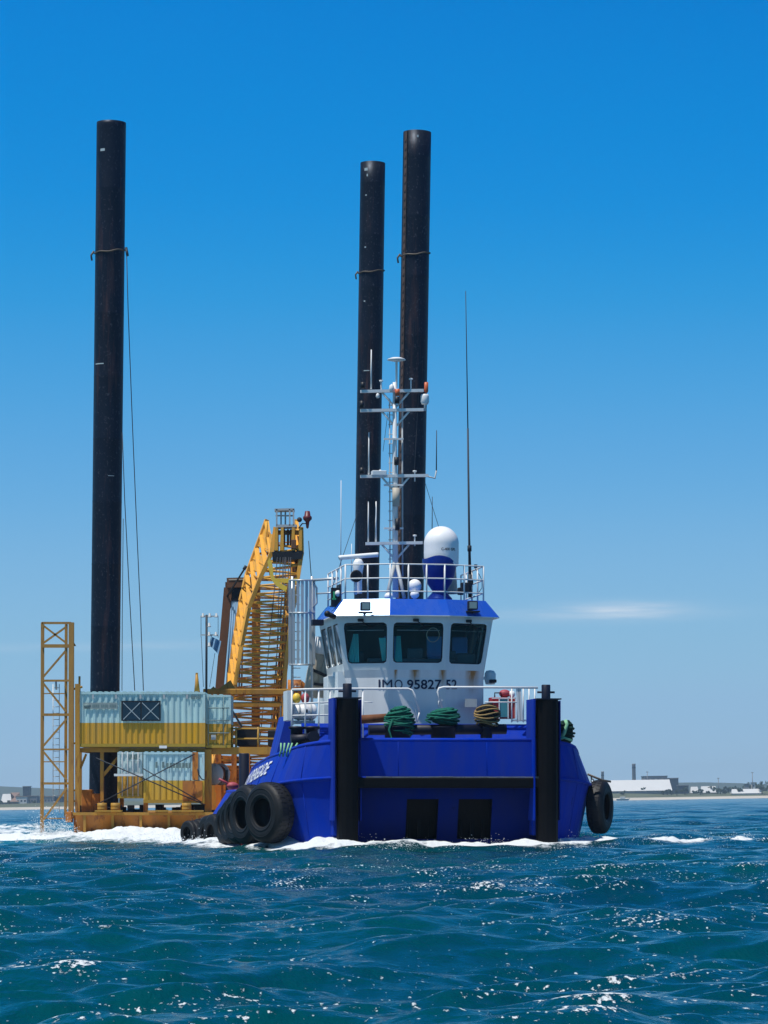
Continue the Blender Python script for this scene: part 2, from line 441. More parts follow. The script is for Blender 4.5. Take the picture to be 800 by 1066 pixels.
# ---- fender columns with stub bollards on top
for sx, cpx, top, apx in ((-1, 363, 728, 348), (1, 571, 724, 550)):
    cx = tp(cpx, 800, -0.25).x
    zt_ = 4.96
    m = MB()
    prof = []
    n = 14
    # D-shaped rubber facing forward
    pts = [(cx-0.33, 0.25), (cx-0.36, -0.1), (cx-0.33, -0.3), (cx-0.24, -0.43), (cx-0.1, -0.48), (cx+0.1, -0.48), (cx+0.24, -0.43), (cx+0.33, -0.3), (cx+0.36, -0.1), (cx+0.33, 0.25)]
    zs_ = [-1.0] + [0.2 + i*0.1 for i in range(48)]
    zs_[-1] = zt_
    vs, fs = [], []
    for zi, z in enumerate(zs_):
        w = 0.003*math.sin(z*9) + random.uniform(-0.005, 0.005) - 0.03
        for (x, y) in pts:
            vs.append((cx + (x-cx)*(1+w), y*(1+w) , z))
    k = len(pts)
    for i in range(len(zs_)-1):
        for j in range(k):
            fs.append((i*k+j, i*k+(j+1)%k, (i+1)*k+(j+1)%k, (i+1)*k+j))
    fs.append(tuple((len(zs_)-1)*k + j for j in range(k)))
    m.add(vs, fs)
    colo = m.build('fender_column', MAT['rubber'], tug)
    hs = MB()
    hs.box((cx-0.44, 0.27, 0.5), (cx+0.42, 0.95, zt_+0.02), 0.03)
    hs.box((cx-0.50, -0.30, 1.0), (cx-0.445, 0.9, zt_+0.03))
    hs.box((cx+0.425, -0.05, 1.0), (cx+0.46, 0.9, zt_-0.02))
    hs.build('column_housing', MAT['blue'], colo)
    cp = MB(); cp.box((cx-0.42, -0.46, zt_+0.004), (cx+0.40, 0.2, zt_+0.045)); cp.build('column_cap', MAT['navy'], colo)
    st = MB()
    st.lathe([(0.15, zt_+0.05), (0.15, zt_+0.5), (0.13, zt_+0.52), (0.0001, zt_+0.52)], 16, Matrix.Translation((cx+0.05, 0.35, 0)))
    st.tube([(cx-0.24, 0.35, zt_+0.27), (cx+0.34, 0.35, zt_+0.27)], 0.035, 8)
    st.build('stub_bollard', MAT['navy'], colo)

# ---- foredeck: towing bitts crossbar and posts
ft = MB()
yb = 1.3
pa, pb = tp(384, 760, yb), tp(527, 759, yb)
ft.tube([pa, pb], 0.17, 12)
bitt = ft.build('towing_crossbar', MAT['navy'], tug)
for (x0, x1, y0) in ((398, 430, 755), (446, 477, 752), (498, 515, 752)):
    m = MB()
    a = tp(x0+2, y0, yb); b = tp(x1-2, 782, yb)
    cxx = (a.x+b.x)/2; rr = (b.x-a.x)/2
    m.lathe([(rr*1.12, 2.3), (rr, 2.5), (rr*0.86, 3.3), (rr, 4.05), (rr*1.1, 4.1), (0.001, 4.12)], 16, Matrix.Translation((cxx, yb, 0)))
    m.build('mooring_post', MAT['navy'], bitt)
pr = MB(); pr.tube([tp(376, 749, 2.5), tp(408, 747, 2.5)], 0.15, 10)
pr.build('rusty_roller', MAT['rust'], tug)
# double bitts on the shoulder
bb = MB()
for px in (309, 325):
    a = tp(px, 757, 2.6)
    bb.lathe([(0.22, 2.4), (0.2, 2.6), (0.2, a.z-0.08), (0.27, a.z-0.05), (0.27, a.z+0.02), (0.001, a.z+0.04)], 14, Matrix.Translation((a.x, 2.6, 0)))
a, b = tp(303, 770, 2.45), tp(330, 768, 2.45)
bb.tube([a, b], 0.17, 12); bb.tube([tp(325, 768, 2.5), tp(327, 767, 1.9)], 0.2, 12)
bb.build('shoulder_bitts', MAT['navy'], tug)

# ---- deckhouse
DY = 5.9
xl, xr = -2.5, 2.3
dh = MB()
poly = [(xl, DY), (xr, DY), (xr, 12.0), (xl-0.1, 12.0)]
dh.prism(poly, 2.3, 4.18); base = dh.build('deckhouse_base', MAT['blue'], tug)
m = MB(); m.prism([(xl-0.01, DY-0.01), (xr+0.01, DY-0.01), (xr+0.01, 12.0), (xl-0.1, 12.0)], 4.185, 6.13)
dhouse = m.build('deckhouse', MAT['white'], tug)
# breakwater ahead of the house
m = MB()
bw = [(-4.2, 3.2, 2.3), (4.2, 3.2, 2.3), (4.2, 4.55, 4.28), (-4.2, 4.55, 4.28)]
m.add(bw + [(x, y+0.07, z-0.02) for x, y, z in bw], [(0,1,2,3), (7,6,5,4), (0,3,7,4), (3,2,6,7), (2,1,5,6), (0,4,5,1)])
for x in (-2.4, -0.8, 0.9, 2.5): m.add([(x, 3.0, 2.31), (x+0.05, 3.0, 2.31), (x+0.05, 4.5, 4.2), (x, 4.5, 4.2), (x, 3.25, 2.31), (x+0.05, 3.25, 2.31)], [(0,1,2,3), (0,3,4), (1,5,2), (0,4,5,1), (3,2,5,4)])
m.build('breakwater', MAT['blue'], tug)
# sloped white cheek on the left corner of the house and side locker panels
ck = MB()
q = [tp(352, 752, 5.75), tp(371, 752, 5.75), tp(362, 715, 5.75), tp(357, 699, 5.75), tp(352, 699, 5.75)]
q2 = [p + Vector((-0.06, 0.9, 0)) for p in q]
n_ = len(q); ck.add(q + q2, [tuple(range(n_)), tuple(range(2*n_-1, n_-1, -1))] + [(i, (i+1) % n_, n_+(i+1) % n_, n_+i) for i in range(n_)])
ck.build('corner_fairing', MAT['white'], dhouse)
ck = MB(); a, b = tp(336, 756, 5.6), tp(347, 733, 5.6); ck.box((a.x, 5.3, a.z), (b.x, 6.2, b.z), 0.02)
ck.build('vent_trunk', MAT['white'], dhouse)
ck = MB(); a, b = tp(341, 735, 6.4), tp(352, 704, 6.4); ck.box((a.x, 6.4, a.z), (b.x, 7.4, b.z), 0.03); ck.build('locker_trunk', MAT['white'], dhouse)
# exhaust pipes
ex = MB()
for dx in (0, 9):
    pts = [tp(323+dx, 726, 10.5), tp(327+dx, 700, 10.5), tp(333+dx, 680, 10.5), tp(336+dx, 668, 10.5)]
    ex.tube(pts, 0.26 if dx == 0 else 0.2, 12)
exo = ex.build('exhaust_pipe', MAT['tan'], tug)
m = MB(); m.tube([tp(334, 681, 10.3), tp(337, 664, 10.3)], 0.285, 12); m.build('exhaust_cap', MAT['whiteclean'], exo)
m = MB(); m.bar(tp(325, 697, 10.2), tp(345, 706, 10.2), 0.1); m.bar(tp(327, 712, 10.2), tp(345, 714, 10.2), 0.1); build_split(m, 'pipe_clamp', MAT['dark'], exo)
# blue casing flank left of the house
m = MB()
q = [tp(288, 785, 7.0), tp(303, 785, 7.0), tp(303, 745, 7.0), tp(298, 745, 7.0)]
q2 = [p + Vector((0.05, 2.4, 0)) for p in q]
m.add(q+q2, [(0,1,2,3), (7,6,5,4), (0,3,7,4), (3,2,6,7), (2,1,5,6), (0,4,5,1)])
m.build('side_casing', MAT['blue'], tug)
m = MB()
for px in (251.5,):
    a = tp(px, 785, 13.0); m.lathe([(0.19, 0.35), (0.19, a.z), (0.17, a.z+0.03), (0.001, a.z+0.03)], 14, Matrix.Translation((a.x+0.1, 13.0, 0)))
    m.tube([(a.x-0.05, 13.0, a.z-0.9), (a.x+0.25, 13.0, a.z-0.9)], 0.09, 8)
m.build('quarter_bollard', MAT['navy'], tug)

# ---- wheelhouse
WZ0, WZ1 = 6.15, 7.98
d18 = math.tan(math.radians(22.0))
def wpoly(hw, cf, yf, ya):
    """front facets: centre half width cf, side facets swept aft"""
    o = -0.10
    return [Vector((-hw+o, ya)), Vector((-hw+o, yf + (hw-cf)*d18)), Vector((-cf+o, yf)), Vector((cf+o, yf)), Vector((hw+o, yf + (hw-cf)*d18)), Vector((hw+o, ya))]
lowp_, topp_ = wpoly(2.46, 1.0, 5.15, 10.0), wpoly(2.73, 1.02, 4.83, 10.1)
wl = [Vector((p.x, p.y, WZ0)) for p in lowp_]; wt = [Vector((p.x, p.y, WZ1)) for p in topp_]

def rr_radius(th, a, b, r):
    c, s_ = math.cos(th), math.sin(th)
    lo, hi = 0.0, a + b
    for _ in range(40):
        mid = (lo+hi)/2
        qx, qy = abs(mid*c) - a + r, abs(mid*s_) - b + r
        d = math.hypot(max(qx, 0), max(qy, 0)) + min(max(qx, qy), 0) - r
        if d > 0: hi = mid
        else: lo = mid
    return lo

wall = MB()
windows = []
def facet(p00, p10, p11, p01, u0, u1, v0, v1, rad=0.13, depth=0.06):
    """a wall panel with a rounded window opening; returns the pane outline"""
    def S(u, v): return (p00*(1-u) + p10*u)*(1-v) + (p01*(1-u) + p11*u)*v
    W = (p10-p00).length; Hh = (p01-p00).length
    cu, cv = (u0+u1)/2, (v0+v1)/2
    a, b = (u1-u0)/2*W, (v1-v0)/2*Hh
    nrm = (p10-p00).cross(p01-p00).normalized()
    if nrm.y > 0 and abs(nrm.y) > 0.3: nrm = -nrm
    if abs(nrm.y) <= 0.3 and nrm.x*p00.x < 0: nrm = -nrm
    ths = [2*math.pi*i/48 for i in range(48)]
    L_, Rr, Bo, To = -cu*W, (1-cu)*W, -cv*Hh, (1-cv)*Hh
    for ex_, ey_ in ((L_, Bo), (Rr, Bo), (Rr, To), (L_, To)): ths.append(math.atan2(ey_, ex_) % (2*math.pi))
    ths = sorted(ths)
    inn, out = [], []
    for th in ths:
        r_ = rr_radius(th, a, b, rad); c, s_ = math.cos(th), math.sin(th)
        inn.append(S(cu + r_*c/W, cv + r_*s_/Hh))
        cand = []
        if c > 1e-9: cand.append(Rr/c)
        if c < -1e-9: cand.append(L_/c)
        if s_ > 1e-9: cand.append(To/s_)
        if s_ < -1e-9: cand.append(Bo/s_)
        t = min(cand); out.append(S(cu + t*c/W, cv + t*s_/Hh))
    n = len(ths)
    back = [p - nrm*depth for p in inn]
    for i in range(n):
        j = (i+1) % n
        wall.quad(out[i], out[j], inn[j], inn[i])
        wall.quad(inn[i], inn[j], back[j], back[i])
    gp = [p - nrm*(depth-0.015) for p in inn]
    gask = MB()
    for i in range(n):
        j = (i+1) % n
        c0 = sum(inn, Vector())/n
        gi = inn[i] + (c0-inn[i]).normalized()*0.045 - nrm*(depth-0.022); gj = inn[j] + (c0-inn[j]).normalized()*0.045 - nrm*(depth-0.022)
        gask.quad(inn[i] - nrm*(depth-0.03), inn[j] - nrm*(depth-0.03), gj, gi)
    windows.append((gp, gask, nrm, S))

VB, VT = 0.12, 0.88
facet(wl[1], wl[2], wt[2], wt[1], 0.10, 0.955, VB, VT)
facet(wl[2], wl[3], wt[3], wt[2], 0.07, 0.93, VB+0.01, VT)
facet(wl[3], wl[4], wt[4], wt[3], 0.07, 0.90, VB, VT)
for (b0, b1, t0, t1) in ((wl[0], wl[1], wt[0], wt[1]), (wl[5], wl[4], wt[5], wt[4])):
    for k in range(3):
        u0, u1 = k/3, (k+1)/3
        facet(b0.lerp(b1, u0), b0.lerp(b1, u1), t0.lerp(t1, u1), t0.lerp(t1, u0), 0.07, 0.93, VB, VT, 0.1)
wall.quad(wl[0], wl[5], wt[5], wt[0])
wh = wall.build('wheelhouse', MAT['white'], tug)
for gp, gask, nrm, S in windows:
    g = MB(); g.poly(gp); go = g.build('window', MAT['glass'], wh)
    gask_o = gask.build('window_gasket', MAT['dark'], wh)
# apron below the windows: butt the raked wheelhouse to the house
ap = MB()
ap_b = [Vector((p.x, p.y, 5.88)) for p in wpoly(2.44, 1.0, 5.22, 9.0)]
ap_c = [Vector((p.x, p.y, 3.3)) for p in wpoly(2.46, 1.0, 5.28, 9.0)]
for i in range(5):
    ap.quad(ap_b[i], ap_b[i+1], wl[i+1], wl[i]); ap.quad(ap_c[i], ap_c[i+1], ap_b[i+1], ap_b[i])
def apron_mat(runs):
    m_ = paint('apron_white', (0.74, 0.76, 0.76), 0.4, var=0.14, rust=0.10, rustcol=(0.42, 0.24, 0.11), streak=0.08, scale=1.8, bump=0.05)
    N, L = m_.node_tree.nodes, m_.node_tree.links
    B = N['Principled BSDF']; src = B.inputs['Base Color'].links[0].from_socket
    t = N.new('ShaderNodeTexCoord'); sp = N.new('ShaderNodeSeparateXYZ'); L.new(t.outputs['Object'], sp.inputs[0])
    def mm(op, a, b=None, clamp=False):
        x = N.new('ShaderNodeMath'); x.operation = op; x.use_clamp = clamp
        for i, v in enumerate((a, b)):
            if v is None: continue
            if isinstance(v, (int, float)): x.inputs[i].default_value = v
            else: L.new(v, x.inputs[i])
        return x.outputs[0]
    nn_ = noise(N, L, mapped(N, L, (1, 1, 0.12)), 14.0, 6, 0.7)
    tot = None
    for x0, wid, ln in runs:
        ax = mm('SUBTRACT', 1.0, mm('DIVIDE', mm('ABSOLUTE', mm('SUBTRACT', sp.outputs[0], x0)), wid), True)
        az = mm('SUBTRACT', 1.0, mm('DIVIDE', mm('SUBTRACT', 6.15, sp.outputs[2]), ln), True)
        k = mm('MULTIPLY', mm('MULTIPLY', mm('MULTIPLY', ax, az), nn_), 2.6, True)
        tot = k if tot is None else mm('MAXIMUM', tot, k)
    L.new(mixc(N, L, tot, src, (0.36, 0.17, 0.05)), B.inputs['Base Color'])
    return m_
apo = ap.build('wheelhouse_apron', apron_mat([(tp(432, 700, 5.2).x, 0.22, 0.55), (tp(461, 700, 5.2).x, 0.16, 0.7), (tp(494, 700, 5.2).x, 0.3, 0.9), (tp(412, 700, 5.2).x, 0.08, 0.5)]), wh)
# interior
it = MB()
it.poly([Vector((p.x, p.y, WZ0-0.1)) for p in wpoly(2.3, 1.0, 5.4, 9.2)])
it.poly([Vector((p.x, p.y, WZ1-0.02)) for p in wpoly(2.5, 1.0, 5.2, 9.2)])
it.box((-2.1, 8.9, WZ0), (2.3, 9.0, WZ1-0.1))
it.box((-1.7, 5.75, WZ0), (1.9, 6.2, WZ0+0.42), 0.05)
it.box((-0.3, 5.95, WZ0+0.42), (0.25, 6.1, WZ0+0.78), 0.03); it.box((0.9, 5.95, WZ0+0.42), (1.4, 6.1, WZ0+0.7), 0.03)
it.box((-2.2, 6.9, WZ0), (-1.7, 8.8, WZ0+0.7), 0.03)
it.box((1.35, 5.72, WZ0+0.02), (2.05, 6.1, WZ0+0.62), 0.08)
it.build('cabin_interior', MAT['interior'], wh)
for sx, sy in ((0.80, 6.3), (-0.7, 6.5), (1.75, 6.6)):
    se = MB(); se.box((sx-0.28, sy, WZ0+0.3), (sx+0.28, sy+0.5, WZ0+0.5), 0.06); se.box((sx-0.28, sy+0.45, WZ0+0.5), (sx+0.28, sy+0.6, WZ0+1.25), 0.06); se.box((sx-0.06, sy+0.2, WZ0-0.05), (sx+0.06, sy+0.32, WZ0+0.32)); se.build('helm_seat', MAT['seat'], wh)
def drape(pts, depth=0.05):
    """pleated cloth between bottom and top edges"""
    (b0, b1, t1, t0) = pts
    n = 14; cu_ = MB()
    for i in range(n):
        u, v = i/n, (i+1)/n
        w0, w1 = depth*math.sin(i*2.2), depth*math.sin((i+1)*2.2)
        cu_.quad(b0.lerp(b1, u)+Vector((0, w0, 0)), b0.lerp(b1, v)+Vector((0, w1, 0)), t0.lerp(t1, v)+Vector((0, w1, 0)), t0.lerp(t1, u)+Vector((0, w0, 0)))
    cu_.build('curtain', MAT['curtain'], wh)
drape([tp(361, 690, 5.82), tp(374, 690, 5.72), tp(373, 660, 5.62), tp(368, 660, 5.7)])
drape([tp(398, 688, 5.42), tp(402.5, 688, 5.40), tp(401.5, 664, 5.32), tp(394.5, 664, 5.35)], 0.02)
drape([tp(411, 690, 5.5), tp(419, 690, 5.5), tp(417, 662, 5.5), tp(413, 662, 5.5)], 0.03)
cv_ = MB()
c0 = tp(451, 661, 5.16)
ringp = [c0 + Vector((0.22*math.cos(t), 0.0 - 0.22*math.sin(t)*0.17, 0.24*math.sin(t))) for t in [2*math.pi*i/26 for i in range(27)]]
cv_.tube(ringp, 0.014, 6)
cv_.build('clear_view_screen', MAT['tan'], wh)
# wipers
for (gp, gask, nrm, S) in windows[:3]:
    w = MB(); a = S(0.45, 0.93) + nrm*0.05; b = S(0.62, 0.80) + nrm*0.04
    w.box((a.x-0.10, a.y-0.05, a.z-0.05), (a.x+0.10, a.y+0.05, a.z+0.05), 0.02); w.tube([a, b], 0.016, 6); w.tube([S(0.5, 0.74)+nrm*0.03, S(0.72, 0.82)+nrm*0.03], 0.012, 6)
    w.build('wiper', MAT['dark'], wh)
# window rail lines inside / outside sun bars
sb = MB()
for (gp, gask, nrm, S) in windows[:3]:
    sb.tube([S(0.14, 0.73) - nrm*0.12, S(0.88, 0.73) - nrm*0.12], 0.012, 5)
sb.build('blind_rod', MAT['grey'], wh)
# roof
ev = [Vector((p.x, p.y, 8.0)) for p in wpoly(2.92, 1.05, 4.62, 10.4)]
tops = wpoly(2.92-0.44, 0.97, 4.62+0.406, 10.1)
rt = [Vector((p.x, p.y, 8.58)) for p in tops]
rf = MB()
for i in range(5):
    rf.quad(ev[i], ev[i+1], rt[i+1], rt[i])
rf.quad(ev[5], ev[0], rt[0], rt[5]); rf.poly(rt)
roof = rf.build('roof', MAT['roof'], wh)
so = MB()
for i in range(6):
    j = (i+1) % 6
    so.quad(ev[i] - Vector((0, 0, 0.03)), ev[j] - Vector((0, 0, 0.03)), wt[j], wt[i])
    so.quad(ev[i] - Vector((0, 0, 0.03)), ev[j] - Vector((0, 0, 0.03)), ev[j], ev[i])
so.build('eave_soffit', MAT['white'], wh)
# name / IMO number
def text_mesh(body, size, extrude=0.0, spacing=1.0, fat=0.018):
    cu = bpy.data.curves.new('lettering', 'FONT'); cu.body = body; cu.size = size; cu.extrude = extrude; cu.space_character = spacing
    cu.resolution_u = 4; cu.offset = fat*size
    ob = bpy.data.objects.new('lettering_tmp', cu); COL.objects.link(ob)
    dg = bpy.context.evaluated_depsgraph_get()
    me = bpy.data.meshes.new_from_object(ob.evaluated_get(dg))
    bpy.data.objects.remove(ob)
    vs = [v.co.copy() for v in me.vertices]; fs = [tuple(p.vertices) for p in me.polygons]
    bpy.data.meshes.remove(me)
    return vs, fs
tx = MB()
for body, p0, p1 in (('I', 394.3, 396.2), ('M', 398.2, 408.6), ('O', 411, 419.3), ('95827', 424, 460), ('52', 464.5, 476)):
    vs, fs = text_mesh(body, 1.0, fat=0.0 if body in 'MO' else 0.018)
    x0, x1 = min(v.x for v in vs), max(v.x for v in vs); y0, y1 = min(v.y for v in vs), max(v.y for v in vs)
    out = []
    for v in vs:
        u = (v.x-x0)/(x1-x0); w = (v.y-y0)/(y1-y0)
        px = p0 + (p1-p0)*u; py = 717.5 - 10.0*w
        # land on the apron facets
        x_ = tp(px, py, 5.25).x; o_ = -0.10; dx = abs(x_-o_) - 1.0
        z_ = tp(px, py, 5.25).z; yy = 5.28 - (z_-3.3)/2.58*0.06 + max(0, dx)*d18 - 0.022
        out.append(tp(px, py, yy))
    tx.add(out, fs)
tx.build('registration_number', MAT['navytext'], wh)
# hull name, following the plating of the left shoulder
rows = rings[-1]
def hull_at(y, fr):
    for a, b in zip(rows, rows[1:]):
        if a[1].y <= y <= b[1].y and b[1].y > a[1].y:
            f = (y-a[1].y)/(b[1].y-a[1].y)
            tpnt = a[0].lerp(b[0], f); kp = a[1].lerp(b[1], f)
            return kp.lerp(tpnt, fr) + Vector((-0.03, -0.004, 0.012))
    return rows[-1][0]
vs, fs = text_mesh('MOW RENEGADE', 1.0)
x0, x1 = min(v.x for v in vs), max(v.x for v in vs); y0, y1 = min(v.y for v in vs), max(v.y for v in vs)
out = [hull_at(11.3 - 7.4*(v.x-x0)/(x1-x0) - 0.35*(v.y-y0)/(y1-y0), 0.42 + 0.40*(v.y-y0)/(y1-y0)) for v in vs]
MB().add(out, fs).build('ship_name', MAT['whitetext'], hull_o)

# ---- roof fittings
def railing(m, base_pts, h, rails=(1.0, 0.52), post=0.028, r=0.024, closed=False):
    pts = [Vector(p) for p in base_pts]
    for p in pts: m.tube([p, p + Vector((0, 0, h))], post, 6)
    seq = pts + ([pts[0]] if closed else [])
    for f in rails: m.tube([p + Vector((0, 0, h*f)) for p in seq], r, 6)
rl = MB()
seq = []
rp = [Vector((p.x, p.y, 8.58)) for p in wpoly(2.42, 0.95, 5.1, 10.0)]
for a, b, n in ((rp[0], rp[1], 4), (rp[1], rp[2], 2), (rp[2], rp[3], 3), (rp[3], rp[4], 2), (rp[4], rp[5], 4)):
    for i in range(n): seq.append(a.lerp(b, i/n))
seq.append(rp[5])
railing(rl, seq, 1.2, (1.0, 0.6, 0.22), 0.03, 0.026)
rl.build('roof_railing', MAT['rail'], tug)
def floodlight(px, py, y):
    c = tp(px, py, y)
    m = MB(); m.box((c.x-0.17, c.y-0.14, c.z-0.16), (c.x+0.17, c.y+0.10, c.z+0.14), 0.025); m.box((c.x-0.23, c.y-0.2, c.z-0.25), (c.x+0.23, c.y+0.12, c.z-0.20)); m.bar((c.x, c.y+0.02, c.z-0.26), (c.x, c.y+0.3, c.z-0.26), 0.05)
    o = m.build('floodlight', MAT['dark'], tug)
    g = MB(); g.quad((c.x-0.13, c.y-0.145, c.z-0.12), (c.x+0.13, c.y-0.145, c.z-0.12), (c.x+0.13, c.y-0.145, c.z+0.10), (c.x-0.13, c.y-0.145, c.z+0.10)); g.build('lamp_glass', MAT['lampglass'], o)
floodlight(380.5, 631, 4.7); floodlight(492, 630, 5.0)
m = MB(); c = tp(341, 639, 5.2); m.tube([c, c + Vector((0.28, 0.1, -0.1))], 0.09, 8); m.ball(c, 0.11, 8); m.build('deck_lamp', MAT['dark'], tug)
m = MB(); c = tp(331, 648, 6.0); m.box((c.x-0.2, 5.9, c.z-0.1), (c.x+0.2, 6.3, c.z+0.1), 0.02); m.build('side_box', MAT['navy'], tug)
# navigation light board
m = MB(); a, b = tp(344.5, 630, 6.6), tp(353, 612, 6.6); m.box((a.x, 6.5, a.z), (b.x, 6.56, b.z)); m.box((b.x, 6.45, a.z), (b.x+0.05, 7.2, b.z+0.12)); m.box((a.x, 6.5, a.z-0.05), (b.x, 6.85, a.z-0.005))
nb = m.build('navigation_light_board', MAT['dark'], tug)
m = MB(); c = tp(348, 620, 6.45); m.box((c.x-0.03, 6.44, c.z-0.12), (c.x+0.03, 6.47, c.z+0.14)); m.box((c.x-0.07, 6.44, c.z-0.14), (c.x+0.07, 6.47, c.z-0.09)); m.build('green_mark', MAT['greenlight'], nb)
# radar
m = MB(); a, b = tp(353, 580.5, 7.0), tp(394, 577.5, 7.0)
m.tube([a + Vector((0, 0, -0.02)), a+Vector((0.06, 0, 0)), b-Vector((0.06, 0, 0)), b], 0.085, 10)
rd = m.build('radar', MAT['whiteclean'], tug)
m = MB(); c = tp(373, 588, 7.0); m.lathe([(0.001, 0.22), (0.12, 0.2), (0.19, 0.08), (0.2, -0.05), (0.17, -0.2), (0.14, -0.42), (0.14, -1.0)], 16, Matrix.Translation(c)); m.build('radar_motor', MAT['whiteclean'], rd)
m = MB(); c = tp(370.5, 600, 6.3)
mm = Matrix.Translation(c) @ Matrix.Rotation(math.radians(90), 4, 'X')
m.lathe([(0.001, -0.28), (0.12, -0.25), (0.2, -0.1), (0.215, 0.1), (0.215, 0.16)], 18, mm); m.tube([c + Vector((0, 0.05, -0.2)), c + Vector((0, 0.05, -0.62))], 0.06, 8)
sl = m.build('searchlight', MAT['whiteclean'], tug)
m = MB(); m.lathe([(0.205, 0.165), (0.19, 0.18), (0.1, 0.15), (0.001, 0.14)], 18, mm); m.build('searchlight_lens', MAT['dark'], sl)
m = MB()
for px, py in ((432, 619), (405, 621), (352, 618)):
    c = tp(px, py, 6.6); m.ball(c, 0.16, 8, (1, 1, 0.9))
c = tp(432, 610, 6.8); m.ball(c, 0.24, 10); m.tube([c, c - Vector((0, 0, 0.5))], 0.05, 6); build_split(m, 'antenna_dome', MAT['whiteclean'], tug)
# satellite dome on its blue cup
c = tp(458.5, 590, 7.0); s_px = 107.0/F_PX
r0 = 18.3*s_px
m = MB()
prof = [(0.001, 1.42)] + [(r0*math.sin(math.radians(a)), 0.80 + 0.62*math.cos(math.radians(a))) for a in range(8, 97, 8)] + [(r0, 0.5), (r0*0.99, 0.1), (r0*0.95, 0.02), (r0*0.9, 0.0), (0.001, 0.0)]
m.lathe(prof, 32, Matrix.Translation((c.x+0.04, 7.0, c.z)))
dome = m.build('satellite_dome', MAT['whiteclean'], tug)
m = MB(); z0 = c.z
r1 = r0*0.96
prof = [(r1*0.985, 0.36), (r1*1.03, 0.28), (r1*1.0, 0.0), (r1*0.9, -0.28), (r1*0.72, -0.55), (r1*0.45, -0.78), (r1*0.42, -0.84), (r1*0.75, -1.05), (r1*0.78, -1.12)]
vs, n = [], 32
for i, (r_, z_) in enumerate(prof):
    for k in range(n):
        a = 2*math.pi*k/n
        dz = (0.05*math.sin(3*a+0.6)) if i < 2 else 0
        vs.append((c.x - 0.04 + r_*math.cos(a), 6.93 + r_*math.sin(a), z0 + z_ - 0.06 + dz))
m.add(vs, [(i*n+k, i*n+(k+1) % n, (i+1)*n+(k+1) % n, (i+1)*n+k) for i in range(len(prof)-1) for k in range(n)], True)
m.build('dome_pedestal', paint('dome_cup_blue', (0.0005, 0.018, 0.20), 0.3, spec=0.3, tint=(0.3, 0.6, 1), var=0.2, bump=0), dome)
vs, fs = text_mesh('C-400 GPL', 1.0)
x0, x1 = min(v.x for v in vs), max(v.x for v in vs)
out = []
for v in vs:
    u = (v.x-x0)/(x1-x0); ang = math.radians(-100 + 52*u)
    out.append((c.x+0.04 + (r0+0.006)*math.cos(ang), 7.0 + (r0+0.006)*math.sin(ang), c.z + 0.53 + 0.13*v.y))
MB().add(out, fs).build('dome_lettering', MAT['dark'], dome)
m = MB(); c = tp(468, 605, 7.9); m.lathe([(0.3, -0.45), (0.24, 0.5), (0.2, 0.55), (0.001, 0.55)], 16, Matrix.Translation(c)); m.build('vent_cowl', MAT['tan'], tug)
m = MB(); 
for px, py, s in ((484, 612, 0.14), (480, 616, 0.11), (490, 606, 0.09)):
    c = tp(px, py, 6.4); m.box((c.x-s, 6.4-s, c.z-s), (c.x+s, 6.4+s, c.z+s*1.3), 0.03)
build_split(m, 'roof_equipment', MAT['dark'], tug)
# lantern on the right side of the house
m = MB(); c = tp(510.5, 705, 6.4); m.lathe([(0.001, 0.25), (0.14, 0.22), (0.2, 0.12), (0.2, -0.12), (0.16, -0.25), (0.001, -0.26)], 16, Matrix.Translation(c)); m.bar(c, c+Vector((-0.3, 0, -0.05)), 0.1)
ln = m.build('side_lantern', MAT['white'], tug)
m = MB(); d = tp(513, 709, 6.2); m.box((d.x-0.12, 6.05, d.z-0.06), (d.x+0.12, 6.3, d.z+0.05), 0.02); m.build('lantern_bracket', MAT['dark'], ln)
# mast
MY = 8.6
mast = MB()
mast.tube([tp(412, 622, MY), tp(411.2, 480, MY), tp(411, 398, MY)], 0.1, 12, radii=[0.11, 0.09, 0.065])
mo = mast.build('mast', MAT['rail'], tug)
m = MB()
m.tube([tp(419.3, 600, MY), tp(419, 415, MY)], 0.03, 6); m.tube([tp(406.3, 600, MY), tp(405.8, 415, MY)], 0.022, 6); m.tube([tp(403, 622, MY-0.7), tp(411, 585, MY)], 0.07, 6); m.tube([tp(421, 622, MY-0.7), tp(413, 585, MY)], 0.07, 6)
for i in range(19):
    py = 422 + i*10; m.tube([tp(404.5, py, MY), tp(411, py, MY)], 0.016, 5)
m.build('mast_ladder', MAT['grey'], mo)
for py, l, r_ in ((406.5, 375.5, 441), (426.5, 375.5, 441), (495, 375.5, 446), (565, 381, 440)):
    arms = MB(); arms.bar(tp(l, py+1, MY-0.05), tp(r_, py, MY-0.05), 0.13, 0.1)
    arms.tube([tp(412, py+18, MY), tp(426, py+2, MY)], 0.04, 6); arms.tube([tp(412, py+18, MY), tp(398, py+2, MY)], 0.04, 6)
    arms.build('mast_crossarm', MAT['rail'], mo)
for py in (457, 505, 550):
    arms = MB(); arms.bar(tp(400, py, MY-0.1), tp(420, py, MY-0.1), 0.1, 0.06); arms.build('mast_step', MAT['rail'], mo)
for (px, y0, y1, rr) in ((386.5, 364, 405, 0.032), (384, 450, 494, 0.03), (383.5, 522, 564, 0.03), (391.5, 522, 564, 0.036), (454.5, 448, 492, 0.022), (450, 517, 562, 0.018), (355, 500, 603, 0.018), (366, 566, 600, 0.02)):
    m = MB(); m.tube([tp(px, y1, MY), tp(px+0.3, y0, MY)], rr, 6, radii=[rr, rr*0.6]); m.build('whip_antenna', MAT['rail'] if px < 395 else MAT['cable'], mo)
m = MB(); m.tube([tp(446, 496, MY), tp(453, 498, MY), tp(454.5, 490, MY)], 0.03, 6); m.build('antenna_bracket', MAT['grey'], mo)
